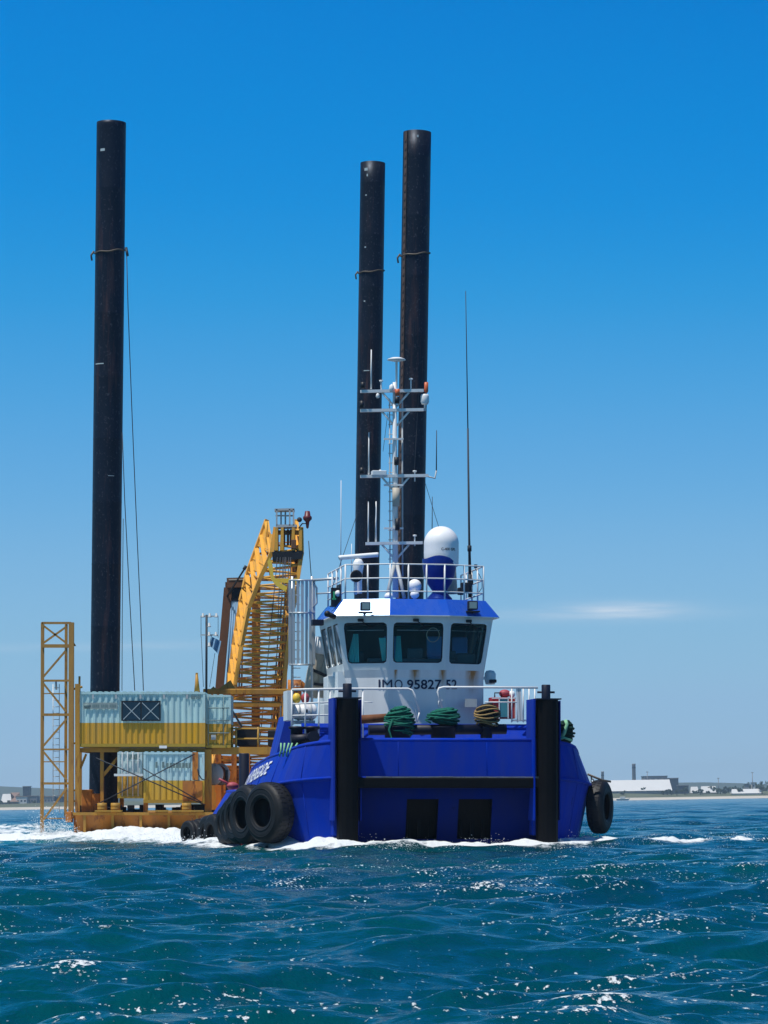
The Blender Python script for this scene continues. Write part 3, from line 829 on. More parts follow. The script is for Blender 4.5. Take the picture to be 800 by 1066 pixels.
m = MB(); c = tp(413, 374, MY); m.lathe([(0.001, 0.07), (0.18, 0.055), (0.32, 0.0), (0.33, -0.03), (0.15, -0.07), (0.04, -0.1), (0.035, -1.0)], 24, Matrix.Translation(c)); m.build('disc_antenna', MAT['rail'], mo)
m = MB(); c = tp(442.5, 416, MY); m.lathe([(0.001, 0.2), (0.12, 0.19), (0.15, 0.12), (0.155, -0.08), (0.11, -0.17), (0.001, -0.18)], 16, Matrix.Translation(c)); m.tube([c, c+Vector((0, 0, -0.4))], 0.03, 6)
cam = m.build('mast_camera', MAT['rail'], mo)
m = MB(); c = tp(444, 403, MY); m.lathe([(0.001, 0.18), (0.07, 0.17), (0.075, -0.14), (0.05, -0.2)], 12, Matrix.Translation(c)); m.build('red_lamp', MAT['orangelamp'], mo)
for px, py, r_ in ((408, 404, 0.1), (393.5, 412, 0.07), (396, 493, 0.1)):
    m = MB(); c = tp(px, py, MY-0.1); m.lathe([(0.001, r_*1.5), (r_*0.8, r_*0.9), (r_, -r_*0.6), (r_*0.6, -r_*1.2), (0.001, -r_*1.2)], 12, Matrix.Translation(c)); m.build('mast_sensor', MAT['rail'], mo)
m = MB(); m.box(tp(388, 494.5, MY-0.3), tp(401, 491, MY+0.1), 0.02); m.build('flat_antenna', MAT['rail'], mo)
for px, y0, y1, mk in ((412.5, 508, 527, 'tan'), (414, 405, 412, 'orangelamp'), (413, 476, 484, 'dark'), (414, 540, 552, 'dark'), (413.5, 413, 420, 'dark'), (378, 398, 404, 'dark'), (377, 417.5, 425, 'dark'), (377, 487, 493.5, 'dark')):
    m = MB(); a, b = tp(px, y1, MY-0.18), tp(px, y0, MY-0.18); w = 0.13 if mk == 'tan' else 0.085
    m.lathe([(0.001, a.z), (w, a.z), (w, b.z), (0.001, b.z)], 12, Matrix.Translation((a.x, a.y, 0))); m.build('mast_light', MAT[mk], mo)
for px, py in ((428, 395), (432, 491), (432, 558), (397, 397)):
    m = MB(); c = tp(px, py, MY); m.tube([c, c+Vector((0, 0, -0.35))], 0.025, 6); m.lathe([(0.001, 0.05), (0.07, 0.04), (0.07, -0.01), (0.001, -0.03)], 10, Matrix.Translation(c))
    m.build('wind_sensor', MAT['rail'], mo)
m = MB(); m.tube([tp(442, 500, MY), tp(458, 552, MY)], 0.009, 4); m.tube([tp(404, 430, MY), tp(399, 470, MY)], 0.008, 4)
m.tube([tp(344, 618, 8), tp(372, 535, MY)], 0.01, 4); m.tube([tp(436, 407, MY), tp(428, 560, MY)], 0.01, 4); m.build('mast_stay', MAT['cable'], mo)
# long whip on the right
m = MB(); m.tube([tp(489.5, 600, 7.5), tp(488.7, 560, 7.5), tp(487.3, 446, 7.5)], 0.03, 7, radii=[0.06, 0.04, 0.032]); m.tube([tp(487.3, 446, 7.5), tp(485, 303, 7.5)], 0.02, 6, radii=[0.022, 0.012])
c = tp(489, 571, 7.5); m.lathe([(0.001, 0.12), (0.075, 0.1), (0.075, -0.1), (0.001, -0.12)], 10, Matrix.Translation(c)); m.tube([tp(489.6, 622, 7.5), tp(489.5, 598, 7.5)], 0.07, 8)
m.build('long_whip_antenna', MAT['cable'], tug)
m = MB(); pts = [tp(495, 592, 7), tp(499, 598, 7), tp(502, 604, 7), tp(502, 612, 7), tp(497, 619, 7)]; m.tube(pts, 0.012, 5); c = tp(495.5, 590, 7); m.box((c.x-0.05, 6.95, c.z-0.05), (c.x+0.05, 7.05, c.z+0.08)); m.build('loose_cable', MAT['cable'], tug)

# ---- ladder cage at the left of the wheelhouse
lc = MB()
cy = 10.0
for i, px in enumerate((302, 306, 310.5, 315, 319.5, 323.5, 327)):
    yy = cy - 0.45*math.sin(math.pi*i/6)
    a, b = tp(px, 692, yy), tp(px, 604, yy); lc.bar(a, b, 0.10, 0.022, up=(0, 1, 0))
for py in (604, 638, 692):
    lc.tube([tp(px, py, cy - 0.47*math.sin(math.pi*i/6)) for i, px in enumerate((302, 306, 310.5, 315, 319.5, 323.5, 327))], 0.035, 6)
lco = lc.build('ladder_cage', MAT['galv'], tug)
m = MB()
for px in (304.5, 325):
    m.tube([tp(px, 755, cy+0.1), tp(px, 600, cy+0.1)], 0.05, 7)
for i in range(15):
    py = 610 + i*9.5; m.tube([tp(305, py, cy+0.1), tp(313, py, cy+0.1)], 0.018, 5)
m.tube([tp(325, 604, cy), tp(352, 602, cy-1)], 0.05, 7); m.tube([tp(326, 606, cy), tp(330, 612, cy), tp(330, 628, cy), tp(326, 632, cy)], 0.035, 7); m.tube([tp(330, 618, cy), tp(346, 617, cy-1)], 0.03, 7)
m.build('ladder_rail', MAT['galv'], lco)

# ---- foredeck rails
m = MB()
yr = 4.2
def rail_line(pts, y, r=0.03): m.tube([tp(px, py, y) for px, py in pts], r, 7)
rail_line([(304, 718), (330, 717.5), (365, 717), (425, 717), (429, 718.5), (432, 724), (437, 741)], yr, 0.042)
rail_line([(304, 733), (330, 731.5), (352, 731)], yr, 0.028); rail_line([(304, 745), (330, 744.5), (352, 744)], yr, 0.028)
for px in (304, 318, 332, 344, 378): rail_line([(px, 772), (px, 718)], yr, 0.03)
rail_line([(437, 741), (434.5, 752)], yr, 0.03); rail_line([(424, 730), (429, 730.5), (432.5, 738), (434.5, 752)], yr+0.1, 0.024)
rail_line([(378, 731), (388, 731)], yr, 0.02)
m.build('foredeck_rail', MAT['rail'], tug)
m = MB()
rail_line([(461, 738), (456, 720), (457.5, 716.5), (462, 715.5), (500, 715.5), (560, 716)], yr, 0.042)
rail_line([(457, 736), (457, 730), (461, 729)], yr, 0.022)
for px in (533, 539, 545, 551, 557): rail_line([(px, 752), (px, 716)], yr+0.2, 0.025)
rail_line([(505, 731), (540, 731)], yr+0.2, 0.022); rail_line([(533, 750), (558, 750)], yr+0.2, 0.03)
for px in (541, 543): m.bar(tp(px, 750, yr), tp(px-2, 716, yr), 0.1, 0.04)
build_split(m, 'basket_rail', MAT['rail'], tug)
m = MB(); a, b = tp(299, 750, 4.6), tp(304.5, 719, 4.6); m.box((a.x, 4.6, a.z), (b.x, 5.6, b.z), 0.01); m.build('rail_panel', MAT['white'], tug)
m = MB(); a, b = tp(485, 736, 5.0), tp(497, 727.5, 5.0); m.box((a.x, 5.05, a.z), (b.x, 5.20, b.z)); m.build('notice_plate', MAT['grey'], wh)

# ================================================================== things on the tug
def tug_thing(name, label, cat, loc, group=None): return thing(name, label, cat, loc, TUG, group)
# life raft, buoys
c = tp(317, 741, 5.2)
t = tug_thing('life_raft', 'white life raft canister inside the white railing beside the wheelhouse', 'life raft', c)
m = MB(); mm = Matrix.Translation(c) @ Matrix.Rotation(math.radians(90), 4, 'Y')
m.lathe([(0.001, -0.42), (0.2, -0.41), (0.27, -0.33), (0.29, -0.02), (0.31, 0.0), (0.29, 0.02), (0.27, 0.33), (0.2, 0.41), (0.001, 0.42)], 18, mm)
m.build('canister', MAT['whiteclean'], t)
m = MB()
for dx in (-0.2, 0.2): m.lathe([(0.31, -0.03), (0.32, 0.0), (0.31, 0.03)], 18, Matrix.Translation(c + Vector((dx, 0, 0))) @ Matrix.Rotation(math.radians(90), 4, 'Y'))
m.box((c.x-0.35, c.y-0.2, c.z-0.42), (c.x+0.35, c.y+0.2, c.z-0.3)); build_split(m, 'strap', MAT['grey'], t)
m = MB(); d = c + Vector((0.02, -0.29, 0.02)); m.box((d.x-0.06, d.y, d.z-0.06), (d.x+0.06, d.y+0.03, d.z+0.06)); m.build('badge', MAT['dark'], t)
for px, mk, lab in ((309, 'brightyellow', 'small yellow float above the white life raft'), (318, 'pinkbuoy', 'small red float above the white life raft')):
    c = tp(px, 727, 5.2); t = tug_thing('float', lab, 'float', c)
    m = MB(); m.ball(c, 0.15, 8, (1, 1, 1.25)); m.build('body', MAT[mk], t)
    m = MB(); m.tube([c + Vector((0, 0, 0.17)), c + Vector((0, 0, 0.3))], 0.03, 6); m.build('lug', MAT['dark'], t)
c = tp(229, 818, 16.0)
t = tug_thing('pink_buoy', 'faded pink buoy lying on the low aft bulwark of the tug', 'buoy', tp(242, 818, 13.6))
c = tp(242, 818, 13.6); m = MB(); m.ball(c, 0.2, 8, (1.2, 1, 0.7)); m.tube([c, c+Vector((-0.5, -0.1, 0.25))], 0.05, 6); m.build('body', MAT['pinkbuoy'], t)
# deck locker
a, b = tp(512, 748, 4.9), tp(537, 726, 4.9)
t = tug_thing('deck_locker', 'red deck locker with white frame and teal middle panel behind the bow', 'locker', ((a.x+b.x)/2, 4.9, a.z))
m = MB(); m.box((a.x, 4.9, a.z), (b.x, 5.5, b.z), 0.02); m.build('body', MAT['red'], t)
m = MB(); w = (b.x-a.x)
m.box((a.x+0.32*w, 4.87, a.z+0.05), (a.x+0.66*w, 4.895, b.z-0.06)); m.build('middle_panel', MAT['teal'], t)
m = MB()
for f in (0.29, 0.66, 0.97): m.box((a.x+f*w, 4.85, a.z), (a.x+f*w+0.035, 4.897, b.z))
m.box((a.x, 4.85, b.z-0.05), (b.x, 4.87, b.z-0.01)); m.build('frame', MAT['whiteclean'], t)
m = MB(); m.tube([(a.x+0.15, 5.1, b.z), (a.x+0.15, 5.1, b.z+0.16), (a.x+0.38, 5.1, b.z+0.16), (a.x+0.38, 5.1, b.z)], 0.025, 6); m.build('handle', MAT['dark'], t)
c = Vector(((a.x+b.x)/2+0.1, 5.2, b.z+0.14))
t = tug_thing('fender_float', 'small pink and white float lying on top of the red deck locker', 'float', c)
m = MB(); m.ball(c, 0.17, 8, (1.2, 1, 0.85)); m.build('body', MAT['pinkbuoy'], t)
m = MB(); m.ball(c + Vector((0.24, -0.05, -0.02)), 0.12, 8); m.build('end', MAT['whiteclean'], t)

# rope heaps
def rope_heap(name, label, c, rx, ry, rz, mk, r=0.045, turns=26, seed=1, tail=None):
    rn = random.Random(seed)
    t = tug_thing(name, label, 'rope', c, 'ropes heaped on the foredeck')
    m = MB()
    pts = []
    n = turns*16
    ph = 0
    for i in range(n):
        f = i/n
        lev = (rn.random()*0.04 + 0.5*(1+math.sin(f*math.pi*5.3+seed)))     # layer runs up and down
        zz = -1 + 2*lev
        rad = math.sqrt(max(0.05, 1 - zz*zz*0.8)) * (0.82 + 0.2*math.sin(f*37+seed) + rn.uniform(-0.06, 0.06))
        ang = i*2*math.pi/16 + 0.4*math.sin(f*23)
        tilt = 0.25*math.sin(f*17+seed)
        x = rx*rad*math.cos(ang); y = ry*rad*math.sin(ang)
        pts.append(c + Vector((x, y, rz*zz + tilt*x*0.6)))
    m.tube(pts, r, 6)
    body = m.build('coil', mk, t)
    core = MB(); core.ball(c, 1.0, 10, (rx*0.72, ry*0.72, rz*0.8)); core.build('core', mk, t)
    if tail:
        m = MB(); m.tube([c + Vector(p) for p in tail], r, 6); m.build('loose_end', mk, t)
    return t
yb = 1.3
c = tp(416, 753.5, yb); rope_heap('rope_heap', 'big dark green rope heaped over the bow edge, leftmost of the rope heaps', c, 0.50, 0.46, 0.52, MAT['rope_green'], 0.036, 46, 1, [(-0.3, -0.4, 0.1), (-0.42, -0.45, -0.2), (-0.35, -0.5, -0.5), (-0.1, -0.6, -0.55)])
c = tp(462, 746, yb); rope_heap('rope_heap', 'flat green rope coil on the middle mooring post of the bow', c, 0.56, 0.48, 0.24, MAT['rope_green'], 0.036, 34, 2, [(-0.5, -0.3, -0.05), (-0.66, -0.3, -0.12), (-0.5, -0.4, -0.22)])
c = tp(507.5, 745, yb); rope_heap('rope_heap', 'tan and black rope wound around the right mooring post of the bow', c, 0.40, 0.36, 0.36, MAT['rope_black'], 0.036, 24, 3)
tt = bpy.data.objects[[o.name for o in COL.objects if o.name.startswith('rope_heap')][-1]]
m = MB()
for k in range(6):
    z_ = -0.28 + k*0.11; rr = 0.43*math.sqrt(1-(z_/0.5)**2)
    pts = [c + Vector((rr*math.cos(a), rr*0.92*math.sin(a), z_ + 0.05*math.sin(a*2+k))) for a in [2*math.pi*i/24 for i in range(25)]]
    m.tube(pts, 0.032, 6)
m.build('tan_strand', MAT['rope_tan'], tt)
c = tp(588, 762, 1.2); t = rope_heap('rope_heap', 'dark rope heap on the right shoulder bulwark behind the fender column', c, 0.32, 0.34, 0.34, MAT['rope_dark'], 0.038, 28, 5)
m = MB(); m.tube([tp(589, 750, 0.9), tp(590.5, 754, 0.8), tp(588, 762, 0.8), tp(585, 768, 0.85)], 0.06, 7); m.tube([tp(581, 770, 0.8), tp(588, 768, 0.8), tp(596, 771, 0.85)], 0.04, 7); m.build('pale_strand', MAT['rope_pale'], t)
c = tp(305, 783, 2.2); t = tug_thing('mooring_line', 'pale green mooring line hanging by the left shoulder bitts', 'rope', c)
m = MB()
for k in range(5): m.tube([c + Vector((-0.35+0.12*k+random.uniform(-.05, .05), 0.0, 0.3)), c + Vector((-0.4+0.1*k, -0.05, 0.05)), c + Vector((-0.45+0.12*k, 0, -0.15))], 0.03, 6)
m.build('strands', MAT['rope_pale'], t)

# ---- tyres
def make_tyre(label):
    t = bpy.data.objects.new('tyre_fender', None); COL.objects.link(t); ORG[t.name] = Vector()
    tag(t, label, 'tyre', 'tyre fenders hung along the hull')
    # unit: outer radius 1, axis z (outboard +z), width 0.75
    prof = [(0.50, 0.36), (0.56, 0.385), (0.74, 0.40), (0.88, 0.37), (0.965, 0.30), (1.0, 0.22), (1.005, 0.0), (1.0, -0.22), (0.965, -0.30), (0.88, -0.37), (0.74, -0.40), (0.56, -0.385), (0.50, -0.36),
            (0.47, -0.30), (0.60, -0.2), (0.72, 0.0), (0.60, 0.2), (0.47, 0.30), (0.50, 0.36)]
    m = MB(); m.lathe(prof, 44); m.build('carcass', MAT['tyre'], t)
    m = MB()
    for k in range(36):                       # worn tread lugs
        a = 2*math.pi*k/36
        for s_ in (-1, 1):
            M_ = Matrix.Rotation(a + s_*0.04, 4, 'Z')
            vs = [M_ @ Vector(p) for p in ((0.985, -0.055, s_*0.05), (0.985, 0.055, s_*0.05), (0.975, 0.055, s_*0.27), (0.975, -0.055, s_*0.27), (1.022, -0.045, s_*0.06), (1.022, 0.045, s_*0.06), (1.0, 0.045, s_*0.25), (1.0, -0.045, s_*0.25))]
            m.add(vs, [(4,5,6,7), (0,1,5,4), (1,2,6,5), (2,3,7,6), (3,0,4,7)])
    m.build('tread', MAT['tyre'], t)
    m = MB(); m.lathe([(0.56, 0.39), (0.58, 0.408), (0.61, 0.408), (0.63, 0.396)], 44); m.lathe([(0.78, 0.398), (0.80, 0.412), (0.815, 0.395)], 44); m.build('sidewall_bead', MAT['tyre'], t)
    m = MB()
    for k in range(7):
        p = Vector((0.35 + 0.13*k, 0.0, -0.15 - 0.05*k))
        m.lathe([(0.06, -0.02), (0.085, 0), (0.06, 0.02), (0.04, 0), (0.06, -0.02)], 10, Matrix.Translation(p) @ Matrix.Rotation(math.pi/2*(k % 2), 4, 'X'))
    m.build('chain', MAT['chain'], t)
    return t
def place_tyre(o, c, nx, ny, r, rollz=0.0, w=1.0):
    """outboard axis (nx, ny) in the tug frame; local x up"""
    z = Vector((nx, ny, 0)).normalized(); x = Vector((0, 0, 1)); y = z.cross(x)
    rot = Matrix((x, y, z)).transposed().to_4x4()
    o.matrix_world = TUG @ Matrix.Translation(c) @ rot @ Matrix.Rotation(rollz, 4, 'Z') @ Matrix.Diagonal((r, r, r*w, 1))
tl = [  # px, py, aft distance, radius, outboard normal, label
    (281, 846, 3.4, 1.0, (-0.86, -0.52), 'largest black tyre on the near left shoulder of the blue hull'),
    (261, 848, 7.0, 1.0, (-0.93, -0.36), 'big black tyre second from the bow along the left side of the hull'),
    (251, 851, 9.3, 0.90, (-0.96, -0.28), 'big black tyre third from the bow along the left side of the hull'),
    (243.5, 855, 11.4, 0.80, (-0.97, -0.24), 'black tyre fourth from the bow, just ahead of the low aft bulwark'),
    (237, 859, 13.2, 0.70, (-0.97, -0.24), 'black tyre fifth from the bow, half hidden behind bigger ones'),
    (224.5, 868, 15.6, 0.74, (-0.95, -0.3), 'low black tyre nearest of the small row dragging in the wake'),
    (218.5, 868, 17.6, 0.70, (-0.93, -0.36), 'low black tyre second of the small row dragging in the wake'),
    (213, 868, 19.2, 0.64, (-0.93, -0.36), 'low black tyre third of the small row dragging in the wake'),
    (207.5, 868, 20.9, 0.58, (-0.92, -0.38), 'low black tyre fourth of the small row dragging in the wake'),
    (202.5, 868, 22.4, 0.52, (-0.90, -0.42), 'low black tyre fifth of the small row dragging in the wake'),
    (197.5, 867, 23.8, 0.48, (-0.86, -0.5), 'low black tyre at the stern end of the small row'),
    (624.5, 840, 3.0, 0.90, (0.88, -0.47), 'lone black tyre hanging on the right shoulder of the blue hull'),
]
def hull_x(y):
    for a, b in zip(path, path[1:]):
        if a.y <= y <= b.y: return a.x + (b.x-a.x)*(y-a.y)/max(1e-6, b.y-a.y)
    return HB
def seat(px, py, r_, w, side):
    best = None
    for i in range(10, 1240):
        y = i*0.02; x = tp(px, py, y).x
        e = abs(side*x - (hull_x(y) + (0.10 if side > 0 else 0.36)*r_*w + 0.02))
        if best is None or e < best[0]: best = (e, y)
    return best[1]
proto = None
for i, (px, py, y, r_, nn, lab) in enumerate(tl):
    o = make_tyre(lab) if i == 0 else copy_tree(proto)
    if i == 0: proto = o
    tag(o, lab)
    y = seat(px, py, r_, 0.95 if i < 5 else 0.8, 1 if i == 11 else -1)
    place_tyre(o, tp(px, py, y), nn[0], nn[1], r_, random.uniform(-0.25, 0.25), 0.95 if i < 5 else 0.8)
# tyre lashing and rust streak
m = MB(); m.tube([tp(291, 829, 2.4), tp(303, 822, 2.0), tp(313, 813.5, 1.6)], 0.025, 6); m.build('tyre_lashing', MAT['chain'], hull_o)
m = MB(); a = rings[-1]
pt = tp(313.5, 813, 1.45); m.bar((pt.x-0.03, pt.y-0.02, pt.z+0.02), (pt.x+0.12, pt.y+0.10, pt.z-0.95), 0.15, 0.12); m.build('hull_bracket', MAT['rust'], hull_o)
m = MB(); pt = tp(612, 806, 2.0); m.tube([pt, pt+Vector((0.5, 0, -0.2)), pt+Vector((0.8, 0, -0.25))], 0.04, 6); m.build('chain_plate', MAT['chain'], hull_o)

# ================================================================== BARGE
YB = 142.3
barge = thing('jackup_barge', 'rusty orange and yellow work barge towed behind the tug', 'barge', (-4.5, 158, 0))
m = MB()
xl_, xr_ = dp(78, 850, YB).x, 5.0
zt_ = dp(0, 846, YB).z
m.add([(xl_, YB, zt_), (xr_, YB, zt_), (xr_, 182, zt_), (xl_, 182, zt_), (xl_+0.2, YB+0.5, -0.4), (xr_, YB+0.5, -0.4), (xr_, 182, -0.4), (xl_+0.2, 182, -0.4), (xl_+0.2, YB+2, -1.6), (xr_, YB+2, -1.6), (xr_, 182, -1.6), (xl_+0.2, 182, -1.6)],
      [(0,1,2,3), (0,4,5,1), (1,5,6,2), (2,6,7,3), (3,7,4,0), (4,8,9,5), (5,9,10,6), (6,10,11,7), (7,11,8,4)])
bh = m.build('hull', MAT['orange'], barge)
m = MB()
m.box((xl_-0.05, YB-0.12, zt_-0.12), (xr_, YB-0.003, zt_+0.02))
for i in range(12):
    x = xl_ + 0.4 + i*1.3; m.box((x, YB-0.07, zt_-1.0), (x+0.12, YB+0.3, zt_-0.125))
m.build('edge_beam', MAT['ochre'], bh)
m = MB()
for x0, x1 in ((99, 127), (154, 212)):
    a, b = dp(x0, 845, YB-0.6), dp(x1, 843.5, YB-0.6); m.box((a.x, YB-0.7, a.z), (b.x, YB-0.13, b.z))
build_split(m, 'edge_platform', MAT['yellow'], bh)
# steel frame carrying the upper containers
def vpost(mb, px, y0, y1, Y, w, d=0.2):
    a, b = dp(px, y1, Y), dp(px, y0, Y); mb.box((a.x-w/2, Y-d/2, a.z), (a.x+w/2, Y+d/2, b.z))
def hbeam(mb, x0, x1, py, Y, h, d=0.2):
    a, b = dp(x0, py, Y), dp(x1, py, Y); mb.box((a.x, Y-d/2, a.z-h/2), (b.x, Y+d/2, a.z+h/2))
m = MB()
vpost(m, 81, 712, 845, 143.1, 0.22); vpost(m, 217, 780, 846, 143.4, 0.32); vpost(m, 106.5, 783, 836, 143.6, 0.16); vpost(m, 152, 836, 846, 143.3, 0.2)
for Y in (147.5,):
    vpost(m, 83, 779, 846, Y, 0.22); vpost(m, 215, 780, 846, Y, 0.3); vpost(m, 127, 779, 846, Y, 0.2)
build_split(m, 'frame_post', MAT['ochre'], barge)
m = MB()
hbeam(m, 82, 214, 780.8, 143.5, 0.2); hbeam(m, 82, 214, 780.8, 147.5, 0.2)
hbeam(m, 214, 306, 781.5, 143.6, 0.34); 
for px in (84, 128, 170, 212):
    a = dp(px, 781, 143.6); m.box((a.x-0.08, 143.6, a.z-0.08), (a.x+0.08, 147.4, a.z+0.08))
m.bar(dp(107, 808, 143.6), dp(123, 789, 143.6), 0.14); m.bar(dp(84, 800, 143.6), dp(90, 785, 143.6), 0.1)
build_split(m, 'frame_beam', MAT['ochre'], barge)
m = MB()
pa = dp(214, 757, 143.7); 
for py in (758.5, 769): m.tube([dp(240, py, 143.7), dp(306, py, 143.7)], 0.045, 6)
for px in (242, 246, 269, 290): m.tube([dp(px, 781, 143.7), dp(px, 757, 143.7)], 0.05, 6)
m.build('walkway_rail', MAT['yellow'], barge)
m = MB(); a, b = dp(214, 783, 143.8), dp(306, 779.6, 143.8); m.box((a.x, 143.8, b.z-0.06), (b.x, 146.5, b.z)); m.build('walkway', MAT['ochre'], barge)
m = MB()
for x0, x1, y0, y1, d in ((80, 84, 700, 720, .1), (202, 209, 702, 720, .12)):
    pass
m.tube([dp(83, 722, 143.4), dp(83, 704, 143.4)], 0.05, 6); m.tube([dp(78, 717, 143.3), dp(86, 715, 143.3)], 0.06, 6)
m.tube([dp(205.5, 721, 144), dp(205.4, 712, 144), dp(205.0, 702, 144)], 0.07, 7, radii=[0.15, 0.10, 0.06]); m.box(tuple(dp(203.8, 704, 143.95)), tuple(dp(206.4, 700.5, 144.1)))
build_split(m, 'roof_stanchion', MAT['ochre'], barge)
# clutter on the deck, seen between posts
m = MB(); rn = random.Random(4)
for i in range(46):
    px = rn.uniform(82, 214); Y = rn.uniform(144, 147); w = rn.uniform(0.1, 0.45); h = rn.uniform(0.1, 0.4)
    a = dp(px, 0, Y); m.box((a.x-w/2, Y, zt_), (a.x+w/2, Y+0.4, zt_+h), 0.02)
build_split(m, 'deck_gear', MAT['dark'], barge)
m = MB()
for x0, x1, y0, y1 in ((85, 96, 822, 845), (96, 104, 826, 845), (188, 196, 838, 846)):
    a, b = dp(x0, y1, 144.2), dp(x1, y0, 144.2); m.box((a.x, 144.2, zt_), (b.x, 145.0, b.z), 0.04)
build_split(m, 'rusty_housing', MAT['orange'], barge)
# steel winch house behind the walkway
m = MB(); a, b = dp(247, 777, 146), dp(269, 757, 146); m.box((a.x, 146, a.z), (b.x, 148, b.z), 0.05); a, b = dp(279, 777, 146), dp(291, 760, 146); m.box((a.x, 146, a.z), (b.x, 148, b.z), 0.05)
build_split(m, 'engine_cabinet', MAT['dark'], barge)
m = MB(); 
for k in range(15):
    py = 787 + k*2.6
    m.bar(dp(224, py, 150), dp(262, py + rn.uniform(-3, 3), 150), 0.10)
m.bar(dp(228, 784, 150), dp(228, 846, 150), 0.25); m.bar(dp(244, 784, 150), dp(244, 846, 150), 0.25); m.bar(dp(258, 784, 150), dp(258, 846, 150), 0.25)
m.build('pipe_rack', MAT['orange'], barge)
# drums
for px, lab in ((106.5, 'yellow drum on the barge edge under the corner post'), (120.5, 'yellow drum on the barge edge right of the corner post'), (194.5, 'yellow drum on the barge edge below the rusty container patch')):
    c = dp(px, 843, 142.55); c.z = zt_ + 0.02
    t = thing('steel_drum', lab, 'drum', c, group='yellow drums on the barge edge')
    m = MB(); m.lathe([(0.001, 0), (0.2, 0), (0.22, 0.02), (0.22, 0.14), (0.228, 0.155), (0.22, 0.17), (0.22, 0.29), (0.228, 0.305), (0.22, 0.32), (0.22, 0.42), (0.20, 0.43), (0.19, 0.41), (0.001, 0.41)], 16, Matrix.Translation(c))
    m.build('body', MAT['yellow'], t)
    m = MB(); m.lathe([(0.05, 0.415), (0.05, 0.44), (0.001, 0.44)], 8, Matrix.Translation(c + Vector((0.1, 0, 0)))); m.build('bung', MAT['dark'], t)
# winch
c = dp(226.5, 806, 144.6)
t = thing('winch', 'grey winch drum on the barge deck beside the yellow post', 'winch', (c.x, c.y, zt_))
m = MB(); mm = Matrix.Translation(c) @ Matrix.Rotation(math.radians(62), 4, 'Z') @ Matrix.Rotation(math.radians(90), 4, 'Y')
m.lathe([(0.001, -0.35), (0.5, -0.35), (0.52, -0.30), (0.5, -0.27), (0.32, -0.25), (0.32, 0.25), (0.5, 0.27), (0.52, 0.3), (0.5, 0.35), (0.001, 0.35)], 26, mm); m.build('drum', MAT['grey'], t)
m = MB(); m.lathe([(0.33, -0.24), (0.40, -0.2), (0.42, 0.0), (0.40, 0.2), (0.33, 0.24)], 26, mm); m.build('wire', MAT['rust'], t)
m = MB(); m.box((c.x-0.5, c.y-0.2, zt_), (c.x-0.4, c.y+0.5, c.z+0.2)); m.box((c.x+0.4, c.y-0.2, zt_), (c.x+0.5, c.y+0.5, c.z+0.2)); m.box((c.x-0.6, c.y-0.3, zt_), (c.x+0.6, c.y+0.6, zt_+0.12)); m.build('frame', MAT['dark'], t)
# tension wires in front of the lower containers
t = thing('bracing_wire', 'crossed dark bracing wires in front of the lower white and yellow container', 'wire', dp(160, 812, 142.6))
m = MB()
for a, b in (((100, 838), (203, 785)), ((100, 789), (214, 838)), ((149, 800), (210, 835))):
    m.tube([dp(*a, 142.55), dp(*b, 142.55)], 0.028, 5)
m.build('wire', MAT['cable'], t)

